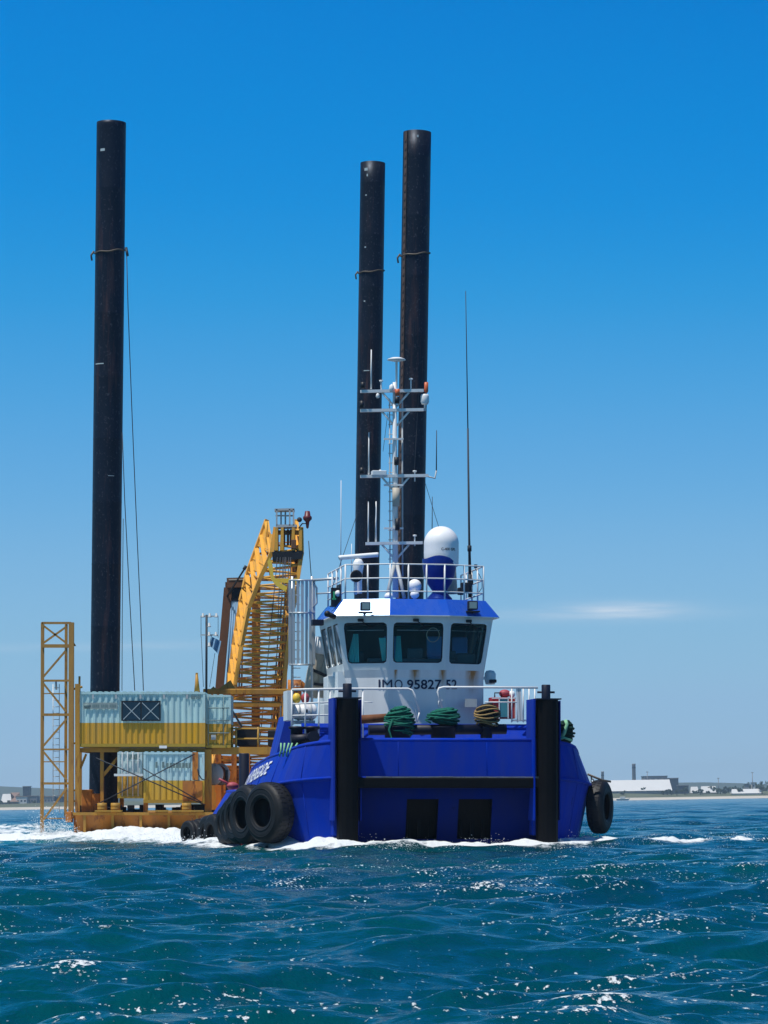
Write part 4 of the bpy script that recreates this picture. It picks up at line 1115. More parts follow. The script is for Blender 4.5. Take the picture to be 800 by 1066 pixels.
# ---- containers
def corrugate(m, a, b, z0, z1, out, pitch=0.28, dep=0.04):
    a, b = Vector(a), Vector(b); d = (b-a); L_ = d.length; d /= L_; out = Vector(out)
    us = [0]; hs_ = [0]; u = 0
    while u < L_ - pitch*0.99:
        for du, hh in ((0.30, 0), (0.42, -dep), (0.80, -dep), (0.92, 0)):
            us.append(u + du*pitch); hs_.append(hh)
        u += pitch
    us.append(L_); hs_.append(0)
    for (u0, h0), (u1, h1) in zip(zip(us, hs_), zip(us[1:], hs_[1:])):
        p0 = a + d*u0 + out*h0; p1 = a + d*u1 + out*h1
        m.quad((p0.x, p0.y, z0), (p1.x, p1.y, z0), (p1.x, p1.y, z1), (p0.x, p0.y, z1))
def container(label, x0, x1, ytop, ybot, Y, wallmat, depth=2.44):
    a, b = dp(x0, ybot, Y), dp(x1, ytop, Y)
    t = thing('shipping_container', label, 'container', (a.x, Y, a.z), group='containers stacked on the barge')
    m = MB(); lo, hi = a.z, b.z
    w = 0.11
    for x in (a.x, b.x-w):
        for y in (Y, Y+depth-w): m.box((x, y, lo+0.16), (x+w, y+w, hi-0.10))
    post = build_split(m, 'corner_post', wallmat, t)[0]
    m = MB()
    for y in (Y-0.004, Y+depth-w): m.box((a.x, y, lo), (b.x, y+w, lo+0.155))
    for x in (a.x, b.x-w): m.box((x, Y+w, lo), (x+w, Y+depth-w, lo+0.155))
    build_split(m, 'bottom_rail', MAT['cframe'], t)
    m = MB()
    for y in (Y-0.004, Y+depth-w): m.box((a.x, y, hi-0.095), (b.x, y+w, hi))
    for x in (a.x, b.x-w): m.box((x, Y+w, hi-0.095), (x+w, Y+depth-w, hi))
    build_split(m, 'top_rail', wallmat, t)
    m = MB()
    corrugate(m, (a.x+w, Y+0.03, 0), (b.x-w, Y+0.03, 0), lo+0.155, hi-0.095, (0, -1, 0))
    corrugate(m, (a.x+0.03, Y+w, 0), (a.x+0.03, Y+depth-w, 0), lo+0.155, hi-0.095, (-1, 0, 0))
    corrugate(m, (b.x-0.03, Y+w, 0), (b.x-0.03, Y+depth-w, 0), lo+0.155, hi-0.095, (1, 0, 0))
    m.box((a.x+w, Y+depth-0.06, lo+0.155), (b.x-w, Y+depth-0.03, hi-0.095))
    m.build('wall', wallmat, t)
    m = MB()
    n = int((b.x-a.x-0.1)/0.28)
    for i in range(n): m.box((a.x+0.06+i*0.28, Y+0.01, hi+0.003), (a.x+0.06+i*0.28+0.15, Y+depth-0.02, hi+0.035))
    m.box((a.x+w, Y+w, hi-0.06), (b.x-w, Y+depth-w, hi-0.02))
    m.build('roof', wallmat, t)
    return t, a, b
t, a, b = container('long office container with dark taped window, pale above and yellow below, upper level', 82.5, 214, 720.5, 777.5, 143.05, MAT['cwall'])
def plate(m, x0, x1, y0, y1, Y, d=0.03):
    p, q = dp(x0, y1, Y), dp(x1, y0, Y); m.box((p.x, Y-d, p.z), (q.x, Y, q.z))
Yp = 143.05 - 0.006
m = MB(); plate(m, 126.5, 167.5, 729.5, 750.5, Yp, 0.05); wf = m.build('window_frame', MAT['dark'], t)
m = MB(); plate(m, 128, 146.4, 731, 749.3, Yp-0.052, 0.004); plate(m, 147.8, 166.2, 731, 749.3, Yp-0.052, 0.004); m.build('pane', MAT['glassdark'], wf)
m = MB()
for x0, x1 in ((128.5, 146), (148.2, 166)):
    m.bar(dp(x0, 731.5, Yp-0.062), dp(x1, 749, Yp-0.062), 0.035, 0.006, up=(0, 1, 0)); m.bar(dp(x0, 749, Yp-0.068), dp(x1, 731.5, Yp-0.068), 0.035, 0.006, up=(0, 1, 0))
build_split(m, 'tape_cross', MAT['tape'], wf)
m = MB(); plate(m, 87, 122.5, 731.5, 738, Yp, 0.012); sg = m.build('faded_sign', MAT['sign'], t)
m = MB(); p = dp(91, 734.8, Yp-0.016)
m.lathe([(0.001, 0), (0.14, 0), (0.14, 0.006), (0.001, 0.006)], 16, Matrix.Translation(p) @ Matrix.Rotation(math.radians(90), 4, 'X') @ Matrix.Diagonal((1.15, 0.8, 1, 1)))
for i in range(14):
    x = 96.5 + i*1.8
    if i in (4, 9): continue
    plate(m, x, x+1.25, 733.4, 736.2, Yp-0.014, 0.004)
m.build('faded_print', MAT['signdark'], sg)
m = MB()
for px in (97, 121, 146.5, 171, 195):
    plate(m, px-1.0, px+1.0, 723, 727.5, Yp, 0.03)
build_split(m, 'lashing_ring', MAT['grey'], t)
m = MB()
for x in (199, 201.6, 204.2, 206.8): plate(m, x, x+1.9, 724, 727.5, Yp, 0.01)
m.build('container_code', MAT['signdark'], t)
m = MB(); plate(m, 166, 174, 776.2, 779, Yp-0.02, 0.02); m.build('white_tag', MAT['whiteclean'], t)

t, a, b = container('short container end with dark ladder bars, right of the long office container', 214.7, 240.5, 723.5, 778.5, 143.25, MAT['cwall'])
m = MB()
for py in (737, 750, 763): m.tube([dp(218, py, 143.15), dp(239, py, 143.15)], 0.028, 5)
for px in (217, 233): m.tube([dp(px, 776, 143.16), dp(px, 725, 143.16)], 0.022, 5)
build_split(m, 'door_bar', MAT['signdark'], t)
m = MB(); plate(m, 220, 225, 765, 770, 143.24, 0.02); m.build('door_plate', MAT['grey'], t)

t, a, b = container('lower white and yellow container with rust patch at its right, under the office container', 149.5, 213, 783, 836, 142.95, MAT['cwall2'])
m = MB(); plate(m, 190.5, 211, 813, 834, 142.94, 0.02); plate(m, 200.5, 206.5, 783, 812, 142.94, 0.014); build_split(m, 'rust_patch', MAT['orange'], t)
m = MB()
for i, x in enumerate((162, 169, 173.5, 177, 180.2, 183.4, 186.6, 190, 193.3, 196.6)):
    plate(m, x, x + 2.3, 794.2 if i > 1 else 793, 799.4, 142.94, 0.008)
m.build('faded_print', MAT['signdark'], t)
m = MB(); pts = [dp(206, 800, 142.75), dp(207, 806, 142.75), dp(210, 811, 142.75), dp(213, 812, 142.75)]; m.tube(pts, 0.03, 5); m.build('hanging_hose', MAT['cable'], t)

t, a, b = container('narrow container with bolted doors beside the left steel pile, lower level', 122.5, 148.5, 783, 831, 143.0, MAT['cdoor'])
m = MB()
for px in (127.5, 133, 138.5, 144): m.tube([dp(px, 829, 142.9), dp(px, 783, 142.9)], 0.025, 6)
build_split(m, 'lock_rod', MAT['grey'], t)
m = MB(); a_, b_ = dp(119, 808, 142.8), dp(149, 805.5, 142.8); m.box((a_.x, 142.78, a_.z), (b_.x, 142.92, b_.z)); m.build('lock_bar', MAT['white'], t)
m = MB()
for x in (135, 137.6, 140.2, 142.8): plate(m, x, x+2.0, 786, 790, 142.99, 0.012)
m.build('container_code', MAT['signdark'], t)
m = MB(); plate(m, 124.5, 146.5, 791.2, 792.2, 142.99, 0.03); plate(m, 124.5, 146.5, 817, 818, 142.99, 0.03); build_split(m, 'door_hinge', MAT['cdoor'], t)

# ---- lattice access tower
Yt = 143.2
t = thing('access_tower', 'narrow ochre lattice tower with a thin ladder at the left end of the barge', 'tower', dp(60, 850, Yt))
m = MB()
m.bar(dp(74.3, 852, Yt), dp(74.6, 648, Yt), 0.24); m.bar(dp(68.5, 850, Yt+1.1), dp(69.2, 650, Yt+1.1), 0.13); m.bar(dp(43.2, 872, Yt), dp(44.0, 648, Yt), 0.10); m.bar(dp(45.0, 866, Yt+1.1), dp(45.6, 650, Yt+1.1), 0.07)
build_split(m, 'upright', MAT['tower'], t)
m = MB()
for py, w in ((648.5, 0.1), (672.5, 0.16), (708.5, 0.09), (744, 0.12), (780, 0.07), (815.5, 0.1)):
    m = MB(); m.bar(dp(44, py, Yt), dp(74, py, Yt), w); m.bar(dp(45, py+0.6, Yt+1.1), dp(69, py+0.6, Yt+1.1), w*0.6)
    m.bar(dp(44, py, Yt), dp(45, py+0.6, Yt+1.1), w*0.7); m.bar(dp(74, py, Yt), dp(69, py+0.6, Yt+1.1), w*0.7); m.build('crossbar', MAT['tower'], t)
for py in (722, 793, 852): m = MB(); m.bar(dp(44, py, Yt), dp(68, py, Yt), 0.05); m.build('crossbar', MAT['tower'], t)
m = MB()
for (x0, y0, x1, y1) in ((45, 651, 70, 670), (46, 669, 70, 652), (45, 705, 69, 677), (45, 711, 69, 741), (45, 777, 70, 748), (45, 782, 70, 812), (45, 854, 70, 820)):
    m.bar(dp(x0, y0, Yt), dp(x1, y1, Yt), 0.09)
build_split(m, 'brace', MAT['tower'], t)
m = MB()
for px in (55.5, 62): m.tube([dp(px, 846, Yt+0.5), dp(px, 712, Yt+0.5)], 0.018, 5)
for i in range(20): m.tube([dp(55.5, 716+i*6.6, Yt+0.5), dp(62, 716+i*6.6, Yt+0.5)], 0.016, 5)
m.tube([dp(59, 718, Yt+0.5), dp(58.5, 708, Yt+0.5)], 0.05, 5)
m.build('ladder', MAT['galv'], t)
m = MB(); a_, b_ = dp(69, 856, Yt), dp(75.5, 845, Yt); m.box((a_.x, Yt-0.25, a_.z), (b_.x, Yt+0.4, b_.z), 0.03); m.box((dp(77, 0, Yt).x, Yt, -0.2), (xl_-0.02, Yt+1.2, zt_-0.05))
m.build('foot_bracket', MAT['orange'], t)
m = MB()
for py in (717.5, 774, 823, 834): m.tube([dp(75, py, Yt), dp(82, py-0.5, Yt)], 0.05, 6)
m.add([dp(76, 667, Yt), dp(79.5, 672.5, Yt), dp(76, 672.5, Yt)] + [p+Vector((0, 0.1, 0)) for p in (dp(76, 667, Yt), dp(79.5, 672.5, Yt), dp(76, 672.5, Yt))], [(0,1,2), (5,4,3), (0,3,4,1), (1,4,5,2), (2,5,3,0)])
build_split(m, 'tie_bar', MAT['tower'], t)

# ---- the steel piles (jack-up legs)
def pile(label, px0, py0, px1, py1, Y, r, marks, rope_py, rack):
    a0 = dp(px0, py0, Y); b0 = dp(px1, py1, Y)
    dirv = (b0-a0).normalized(); foot = a0 - dirv*((a0.z+2.0)/dirv.z)
    t = thing('steel_pile', label, 'pile', foot, group='tall steel piles of the barge')
    L_ = (b0-foot).length
    z = dirv; x = Vector((1, 0, 0)); x = (x - z*x.dot(z)).normalized(); y = z.cross(x)
    Mx = Matrix((x, y, z)).transposed().to_4x4(); Mx.translation = foot
    prof = [(r, 0.0)]
    k = 0.0
    while k < L_-3.0:
        k += 3.0
        prof += [(r*0.999, k-0.05), (r*1.006, k-0.015), (r*1.006, k+0.015), (r*0.999, k+0.05)]
    prof += [(r, L_), (r*0.95, L_+0.005), (r*0.93, L_-0.03), (r*0.93, L_-3)]
    m = MB(); m.lathe(prof, 48, Mx); body = m.build('tube', MAT['pile'], t)
    if rack:
        m = MB()
        ang = math.radians(rack)
        c = Vector((math.cos(ang)*r, math.sin(ang)*r, 0)); tdir = Vector((-math.sin(ang), math.cos(ang), 0)); od = Vector((math.cos(ang), math.sin(ang), 0))
        vs = []
        for zz in (8.0, L_-0.05):
            for i, j in ((-0.02, -0.1), (0.05, -0.1), (0.05, 0.1), (-0.02, 0.1)):
                vs.append(Mx @ (c + od*i + tdir*j + Vector((0, 0, zz))))
        m.add(vs, [(4,5,6,7), (0,1,5,4), (1,2,6,5), (2,3,7,6), (3,0,4,7)])
        zz = 9.0
        while zz < L_-0.5:
            q = []
            for dz in (0, 0.10):
                for i, j in ((0.05, -0.06), (0.085, -0.06), (0.085, 0.06), (0.05, 0.06)): q.append(Mx @ (c + od*i + tdir*j + Vector((0, 0, zz+dz))))
            m.add(q, [(0,3,2,1), (4,5,6,7), (0,1,5,4), (1,2,6,5), (2,3,7,6), (3,0,4,7)]); zz += 0.42
        m.build('rack_bar', MAT['rack'], t)
    m = MB()
    for ang, py, w, h in marks:
        zz = (H + (CY-py)*Y/F_PX - foot.z)/dirv.z; a = math.radians(ang)
        vs = []
        for i in range(5):
            aa = a + (i-2)/4*w/r
            for dz in (0, h): vs.append(Mx @ Vector((r*1.009*math.cos(aa), r*1.009*math.sin(aa), zz+dz)))
        m.add(vs, [(2*i, 2*i+2, 2*i+3, 2*i+1) for i in range(4)])
    if marks: m.build('paint_mark', MAT['tape'], t)
    if rope_py:
        zz = (H + (CY-rope_py)*Y/F_PX - foot.z)/dirv.z
        m = MB()
        pts = [Mx @ Vector(((r+0.035)*math.cos(a), (r+0.035)*math.sin(a), zz + 0.12*math.sin(a*1.0+0.8) + 0.03*math.sin(5*a))) for a in [2*math.pi*i/36 for i in range(37)]]
        m.tube(pts, 0.04, 6)
        e = Mx @ Vector((-(r+0.05), -0.1, zz)); m.tube([e, e + Vector((-0.14, 0, -0.2)), e + Vector((-0.10, 0, -0.45))], 0.05, 6)
        m.build('rope_band', MAT['chain'], t)
    return t
pile('tallest looking black steel pile rising behind the office container, far left', 109.5, 720, 116.2, 128, 147.5, 0.705, [(-120, 160, 0.25, 0.12), (-125, 381, 0.5, 0.05), (-70, 497, 0.3, 0.03)], 262, 0)
pile('shorter of the two close black piles behind the mast, the left one', 382.5, 575, 388.4, 170, 176.0, 0.712, [(-122, 180, 0.22, 0.16), (-115, 186, 0.08, 0.14), (-120, 206, 0.1, 0.07), (-120, 260, 0.1, 0.07), (-120, 316, 0.1, 0.07), (-105, 388, 0.35, 0.05)], 283, 0)
pile('black steel pile with a rusty rack strip behind the mast, right of the pair', 427.5, 570, 434.6, 138, 154.6, 0.705, [(-88, 146, 0.08, 0.12)], 265, -140)
# lines hanging beside the left pile
t = thing('pile_line', 'slack dark line from the rope band of the left pile down to the container roof', 'line', dp(149, 719, 146))
m = MB(); m.tube([dp(132, 263, 146.6), dp(133.5, 320, 146.5), dp(138, 440, 146.3), (dp(143, 560, 146.1)), dp(147, 650, 146), dp(149.5, 719, 146)], 0.022, 5)
m.tube([dp(131.5, 258, 146.7), dp(133, 266, 146.5)], 0.07, 6); m.build('strand', MAT['cable'], t)
t = thing('pile_line', 'shorter dark line starting halfway up the left pile', 'line', dp(140.5, 719, 146))
m = MB(); m.tube([dp(127.5, 450, 146.4), dp(130, 520, 146.3), dp(135, 620, 146.1), dp(140.5, 719, 146)], 0.022, 5); m.build('strand', MAT['cable'], t)
t = thing('pile_line', 'vertical line hanging close against the right edge of the left pile', 'line', dp(127, 719, 146.5))
m = MB(); m.tube([dp(128.5, 540, 146.6), dp(127.5, 640, 146.5), dp(127.2, 719, 146.5)], 0.018, 5); m.build('strand', MAT['cable'], t)

# ---- crane
crane = thing('lattice_crane', 'yellow lattice boom crane leaning back over the barge between containers and tug', 'crane', dp(262, 800, 153))
st = [(800, 222, 287, 215, 280), (713, 245, 296, 238, 289.5), (672, 251.5, 300, 244.5, 294), (633, 259, 305, 251, 298.5), (604, 270, 310, 258, 304), (575, 283, 314.5, 268.5, 308.5), (549, 287, 314, 278, 309)]
YC = 152.0
def chord(k):
    d = 0 if k in (1, 2) else 2.2
    pts = []
    for s in st: pts.append(dp(s[k], s[0] - (8 if d else 0) * (0 if s[0] > 700 else 1), YC + d + (800-s[0])*0.006))
    return pts
def along(pts, t):
    n = len(pts)-1
    seg = [(pts[i+1]-pts[i]).length for i in range(n)]; tot = sum(seg); x = t*tot
    for i in range(n):
        if x <= seg[i] or i == n-1: return pts[i].lerp(pts[i+1], min(1, x/seg[i]))
        x -= seg[i]
FL, FR, RL, RR = chord(1), chord(2), chord(3), chord(4)
m = MB()
for ch in (FL, FR, RL, RR):
    for p, q in zip(ch, ch[1:]): m.bar(p, q, 0.20, 0.20)
boom = m.build('boom_chord', MAT['crane'], crane)
m = MB(); m2 = MB(); nL = 26
for i in range(nL):
    t0, t1 = i/nL*0.93, (i+1)/nL*0.93; tm = (t0+t1)/2
    m.tube([along(FL, t0), along(FR, tm)], 0.055, 7); m.tube([along(FR, tm), along(FL, t1)], 0.055, 7)
    m2.bar(along(RL, t0), along(RR, t0), 0.085); m2.bar(along(RR, tm), along(RL, t0), 0.06)
m.build('front_lacing', MAT['crane'], crane); m2.build('rear_lacing', MAT['crane'], crane)
m = MB(); nS = 17
for i in range(nS):
    t0, t1 = i/nS*0.95, (i+1)/nS*0.95; tm = (t0+t1)/2
    for A, B_, w in ((FL, RL, 0.24), (FR, RR, 0.16)):
        m.bar(along(A, t0), along(B_, min(1, t0 + 0.10)), w, 0.10); m.bar(along(A, t0), along(B_, t0), 0.07, 0.06)
m.build('side_lacing', MAT['crane'], crane)
# boom head
m = MB()
for i in range(6):
    t0, t1 = 0.80 + i*0.033, 0.80 + (i+1)*0.033
    if i % 3 == 2: continue
    m.quad(along(FL, t0), along(RL, t0), along(RL, t1), along(FL, t1)); m.quad(along(FR, t0), along(RR, t0), along(RR, t1), along(FR, t1))
m.build('head_side_plate', MAT['crane'], boom)
m = MB()
Yh = YC + 1.2
def hpoly(pts, Y, d): 
    q = [dp(px, py, Y) for px, py in pts]; r_ = [p + Vector((0, d, 0)) for p in q]; n = len(q)
    m.add(q + r_, [tuple(range(n)), tuple(range(2*n-1, n-1, -1))] + [(i, (i+1) % n, n+(i+1) % n, n+i) for i in range(n)])
for x0 in (285.5, 291.5, 303, 310.5):
    hpoly([(x0, 573), (x0+4.0, 573), (x0+3.2+0.8, 549), (x0+1.2, 549)], Yh, 1.4)
hpoly([(286, 556), (314, 556), (314, 552), (287, 552)], Yh+0.5, 0.5)
hpoly([(279.5, 572), (284, 600), (281, 602), (276.5, 560), (279, 541)], Yh+1.2, 0.12)
m.build('boom_head', MAT['crane'], boom)
m = MB()
for x0 in (294, 298, 301):
    c = dp(x0+2, 560, Yh+0.6); m.lathe([(0.1, -0.05), (0.42, -0.05), (0.46, -0.03), (0.42, 0), (0.46, 0.03), (0.42, 0.05), (0.1, 0.05)], 22, Matrix.Translation(c) @ Matrix.Rotation(math.radians(90), 4, 'Y'))
c = dp(306, 566, Yh-0.05); m.box((c.x-0.12, c.y-0.1, c.z-0.25), (c.x+0.12, c.y+0.1, c.z+0.2), 0.03)
build_split(m, 'sheave', MAT['brown'], boom)
m = MB(); hpoly([(284, 584), (314, 582), (316, 573.5), (283.5, 574.5)], Yh-0.1, 1.5); m.build('head_plate', MAT['dark'], boom)
m = MB()
hpoly([(287, 549), (309, 548.5), (309, 546), (288, 546)], Yh, 1.0)
for x0 in (287.5, 292, 296.5, 301, 305): hpoly([(x0, 547), (x0+1.6, 547), (x0+1.6, 530), (x0, 530)], Yh + (0 if int(x0) % 2 else 0.9), 0.1)
hpoly([(286, 531.5), (306.5, 531), (306.5, 529), (286, 529.5)], Yh, 1.0); hpoly([(287, 537.5), (306, 537.5), (306, 536), (287, 536)], Yh+0.3, 0.1)
m.build('head_frame', MAT['grey'], boom)
m = MB()
hpoly([(278.5, 585), (281, 580), (284, 588), (285, 600), (292, 607), (299.5, 611), (297.5, 616), (288, 610), (282.5, 603.5)], YC-0.25, 0.12)
hpoly([(284, 602), (310, 602), (310, 607), (292, 606.5)], YC+0.3, 0.12)
m.build('jib_bracket', MAT['brightyellow'], boom)
m = MB(); m.tube([dp(311, 550, Yh), dp(315, 545, Yh), dp(321, 545, Yh), dp(321, 537, Yh)], 0.035, 6); m.ball(dp(312, 541, Yh), 0.13, 6)
lt = m.build('lamp_bracket', MAT['cable'], boom)
m = MB(); c = dp(320.3, 538, Yh); m.lathe([(0.001, 0.3), (0.12, 0.28), (0.16, 0.05), (0.22, 0.0), (0.22, -0.12), (0.1, -0.25), (0.06, -0.55), (0.001, -0.6)], 14, Matrix.Translation(c)); m.build('warning_lamp', paint('dull_red_lamp', (0.12, 0.015, 0.02), 0.4), boom)
# hoist wires
m = MB()
for x0, x1 in ((292, 285), (295, 288), (298, 290), (301, 294), (289, 270), (303, 296), (297, 280)):
    m.tube([dp(x0, 580, YC+0.9), dp(x1, 780, YC+0.9)], 0.022, 5)
m.tube([dp(324.5, 604, Yh), dp(321.5, 563, Yh)], 0.02, 4)
build_split(m, 'hoist_wire', MAT['cable'], crane)
# gantry: inverted U with a dark crosshead and the pendant bundle
m = MB(); Yg = 157.0
for y_ in (0, 1.6):
    pts = [dp(228.5, 720, Yg+y_), dp(237.8, 612, Yg+y_)]
    m.bar(pts[0], pts[1], 0.42, 0.3)
m.bar(dp(266.5, 760, Yg), dp(267, 608, Yg), 0.42, 0.3)
m.bar(dp(236.6, 607, Yg), dp(268, 606, Yg), 0.45, 0.5); m.bar(dp(237.8, 609, Yg), dp(237.8, 609, Yg+1.6), 0.3)
g = build_split(m, 'gantry', MAT['brown'], crane)[0]
m = MB(); a_, b_ = dp(241, 625, Yg), dp(262, 612, Yg); m.box((a_.x, Yg-0.1, a_.z), (b_.x, Yg+0.8, b_.z), 0.03); m.build('gantry_crosshead', MAT['navy'], g)
m = MB(); m.bar(dp(238.5, 603.8, Yg), dp(262, 603.2, Yg), 0.5, 0.06); m.build('gantry_top', MAT['tan'], g)
m = MB()
for i in range(7): m.tube([dp(241.5+i*2.0, 624, Yg), dp(236+i*2.6, 718, Yg-1)], 0.05, 5)
m.build('pendant_bundle', MAT['bluecable'], crane)
m = MB(); m.tube([dp(236, 622, Yg), dp(256, 590, YC+2)], 0.05, 5); m.tube([dp(254, 593, YC+2), dp(256.5, 589, YC+2)], 0.09, 6); m.build('boom_stay', MAT['cable'], crane)
# boom rest beams and machinery
m = MB()
a_, b_ = dp(212, 723.5, 150.8), dp(306, 717.3, 150.8); m.box((a_.x, 150.5, a_.z), (b_.x, 151.1, b_.z), 0.04)
a_, b_ = dp(238, 736.5, 150.9), dp(294, 731, 150.9); m.box((a_.x, 150.6, a_.z), (b_.x, 151.0, b_.z), 0.03)
m.bar(dp(216, 724, 151), dp(224, 716, 151), 0.2)
hpoly([(228, 717), (240, 708), (245, 717)], 151.2, 0.4)
build_split(m, 'rest_beam', MAT['ochre'], crane)
m = MB(); m.tube([dp(300, 718, 151.6), dp(314, 718, 151.6)], 0.5, 18); m.bar(dp(312, 712, 152), dp(324, 722, 152), 0.2, 0.4); m.build('rest_roller', MAT['orange'], crane)
m = MB(); m.bar(dp(241, 738, 150.6), dp(254, 760, 150.6), 0.1); m.tube([dp(299, 757, 150.2), dp(295, 724, 150.2)], 0.05, 6); m.tube([dp(292.5, 812, 150.2), dp(292.5, 735, 150.2)], 0.05, 6)
build_split(m, 'rest_strut', MAT['cable'], crane)
m = MB(); a_, b_ = dp(210, 850, 155), dp(296, 800, 155); m.box((a_.x, 154.8, zt_), (b_.x, 160, b_.z), 0.1); m.build('machinery_house', MAT['ochre'], crane)
# signal mast with flag
Ys = 146
t = thing('signal_mast', 'thin dark signal mast with two crossbars standing behind the office container', 'mast', dp(215, 722, Ys))
m = MB(); m.tube([dp(215, 730, Ys), dp(215.3, 640, Ys)], 0.055, 8); m.build('pole', MAT['cable'], t)
for py in (641.5, 661): m = MB(); m.bar(dp(209, py, Ys), dp(227.5, py, Ys), 0.06); m.build('crossbar', MAT['grey'], t)
for px, py in ((211.5, 640.5), (218.5, 640.5), (225.5, 640.5), (218, 650.5), (218, 660), (225, 660), (218, 671)): m = MB(); m.lathe([(0.001, 0.1), (0.05, 0.09), (0.05, -0.05), (0.09, -0.06), (0.09, -0.1), (0.001, -0.1)], 8, Matrix.Translation(dp(px, py, Ys-0.05))); m.build('insulator', MAT['grey'], t)
m = MB()
for a_, b_ in (((209.5, 641), (209.5, 663)), ((227.3, 641), (227.3, 664)), ((209.8, 663), (212, 715)), ((224, 680), (218.5, 715))): m.tube([dp(*a_, Ys), dp(*b_, Ys)], 0.012, 4)
build_split(m, 'stay_wire', MAT['cable'], t)
t = thing('flag', 'small pale blue flag flying from the thin signal mast', 'flag', dp(222, 668, Ys))
m = MB(); n = 10
A = [(220.5, 663), (221, 672.5)]; Bq = [(230, 667.5), (227.5, 681.5)]
top_ = [dp(221+ (230.5-221)*i/n, 663 + 4.5*i/n, Ys + 0.12*math.sin(i*1.1)) for i in range(n+1)]
bot_ = [dp(218.5+ (227.7-218.5)*i/n, 672.5 + 9*(i/n)**1.2, Ys + 0.12*math.sin(i*1.1+0.5)) for i in range(n+1)]
for i in range(n): m.quad(bot_[i], bot_[i+1], top_[i+1], top_[i], True)
m.build('cloth', MAT['flag'], t)
m = MB(); m.tube([dp(220.5, 661.5, Ys), dp(218.2, 673, Ys)], 0.015, 5); m.build('halyard', MAT['cable'], t)

# ================================================================== COAST
MAT['sand'] = paint('beach_sand', (0.52, 0.47, 0.38), 0.9, var=0.2, scale=0.02, bump=0, streak=1)
MAT['land'] = paint('coast_scrub', (0.10, 0.115, 0.06), 0.9, var=0.4, scale=0.02, bump=0, streak=1)
MAT['hill'] = paint('far_hill', (0.05, 0.07, 0.05), 0.95, var=0.3, scale=0.004, bump=0, streak=1)
MAT['shedwhite'] = paint('shed_white', (0.58, 0.58, 0.56), 0.5, var=0.08, scale=0.1, bump=0)
MAT['sheddark'] = paint('shed_dark_blue', (0.03, 0.045, 0.075), 0.6, var=0.2, scale=0.1, bump=0)
MAT['concrete'] = paint('coast_concrete', (0.22, 0.22, 0.23), 0.8, var=0.2, scale=0.1, bump=0)
MAT['brickish'] = paint('coast_brick', (0.25, 0.16, 0.12), 0.8, var=0.2, scale=0.1, bump=0)
MAT['pale'] = paint('coast_render', (0.55, 0.55, 0.53), 0.8, var=0.15, scale=0.1, bump=0)
MAT['leaf'] = paint('coast_foliage', (0.045, 0.07, 0.035), 0.9, var=0.5, scale=0.5, bump=0, streak=1)
MAT['trunk'] = paint('coast_trunk', (0.10, 0.07, 0.05), 0.9, var=0.3, scale=0.5, bump=0)
YS = 2500.0
def wp(px, py, Y):   # level (world-aligned) coast: undo the roll at that column
    x = (px-CX); y = (CY-py)
    c, s_ = math.cos(ROLL), math.sin(ROLL)
    xr = x*c + y*s_; yr = -x*s_ + y*c
    return Vector((xr*Y/F_PX, Y, H + yr*Y/F_PX))
I4 = Matrix()
m = MB()
xs = [-2600 + i*40 for i in range(131)]; rn = random.Random(5)
def shore(x): return YS - 60*math.exp(-((x+300)/250)**2) + 18*math.sin(x/130) + 8*math.sin(x/41)
rowsY = [(-30, -1.0), (0, 0.15), (14, 1.2), (40, 2.0)]
for x0, x1 in zip(xs, xs[1:]):
    for (d0, z0), (d1, z1) in zip(rowsY, rowsY[1:]): m.quad((x0, shore(x0)+d0, z0), (x1, shore(x1)+d0, z0), (x1, shore(x1)+d1, z1), (x0, shore(x0)+d1, z1), True)
tag(m.build('beach', MAT['sand']), kind='structure')
m = MB()
for x0, x1 in zip(xs, xs[1:]):
    for (d0, z0), (d1, z1) in (((40, 2.0), (75, 5.2)), ((75, 5.2), (150, 4.4)), ((150, 4.4), (900, 7))):
        q = lambda x, d, z: (x, shore(x)+d, z + (0.8*math.sin(x/23+d) if d > 40 else 0))
        m.quad(q(x0, d0, z0), q(x1, d0, z0), q(x1, d1, z1), q(x0, d1, z1), True)
for x0, x1 in ((-2600, 2600),):
    m.quad((x0, 3380, 6), (x1, 3380, 6), (x1*2, 9000, 9), (x0*2, 9000, 9))
tag(m.build('coast_ground', MAT['land']), kind='structure')
m = MB(); hx = [-2400 + 60*i for i in range(81)]
def hz(x): return 22 + 16*math.exp(-((x+620)/260)**2) + 6*math.sin(x/190) + 3*math.sin(x/71)
for x0, x1 in zip(hx, hx[1:]):
    m.quad((x0, 4900, 3), (x1, 4900, 3), (x1, 5200, hz(x1)), (x0, 5200, hz(x0)), True); m.quad((x0, 5200, hz(x0)), (x1, 5200, hz(x1)), (x1, 5700, 5), (x0, 5700, 5), True)
tag(m.build('hills', MAT['hill']), kind='structure')

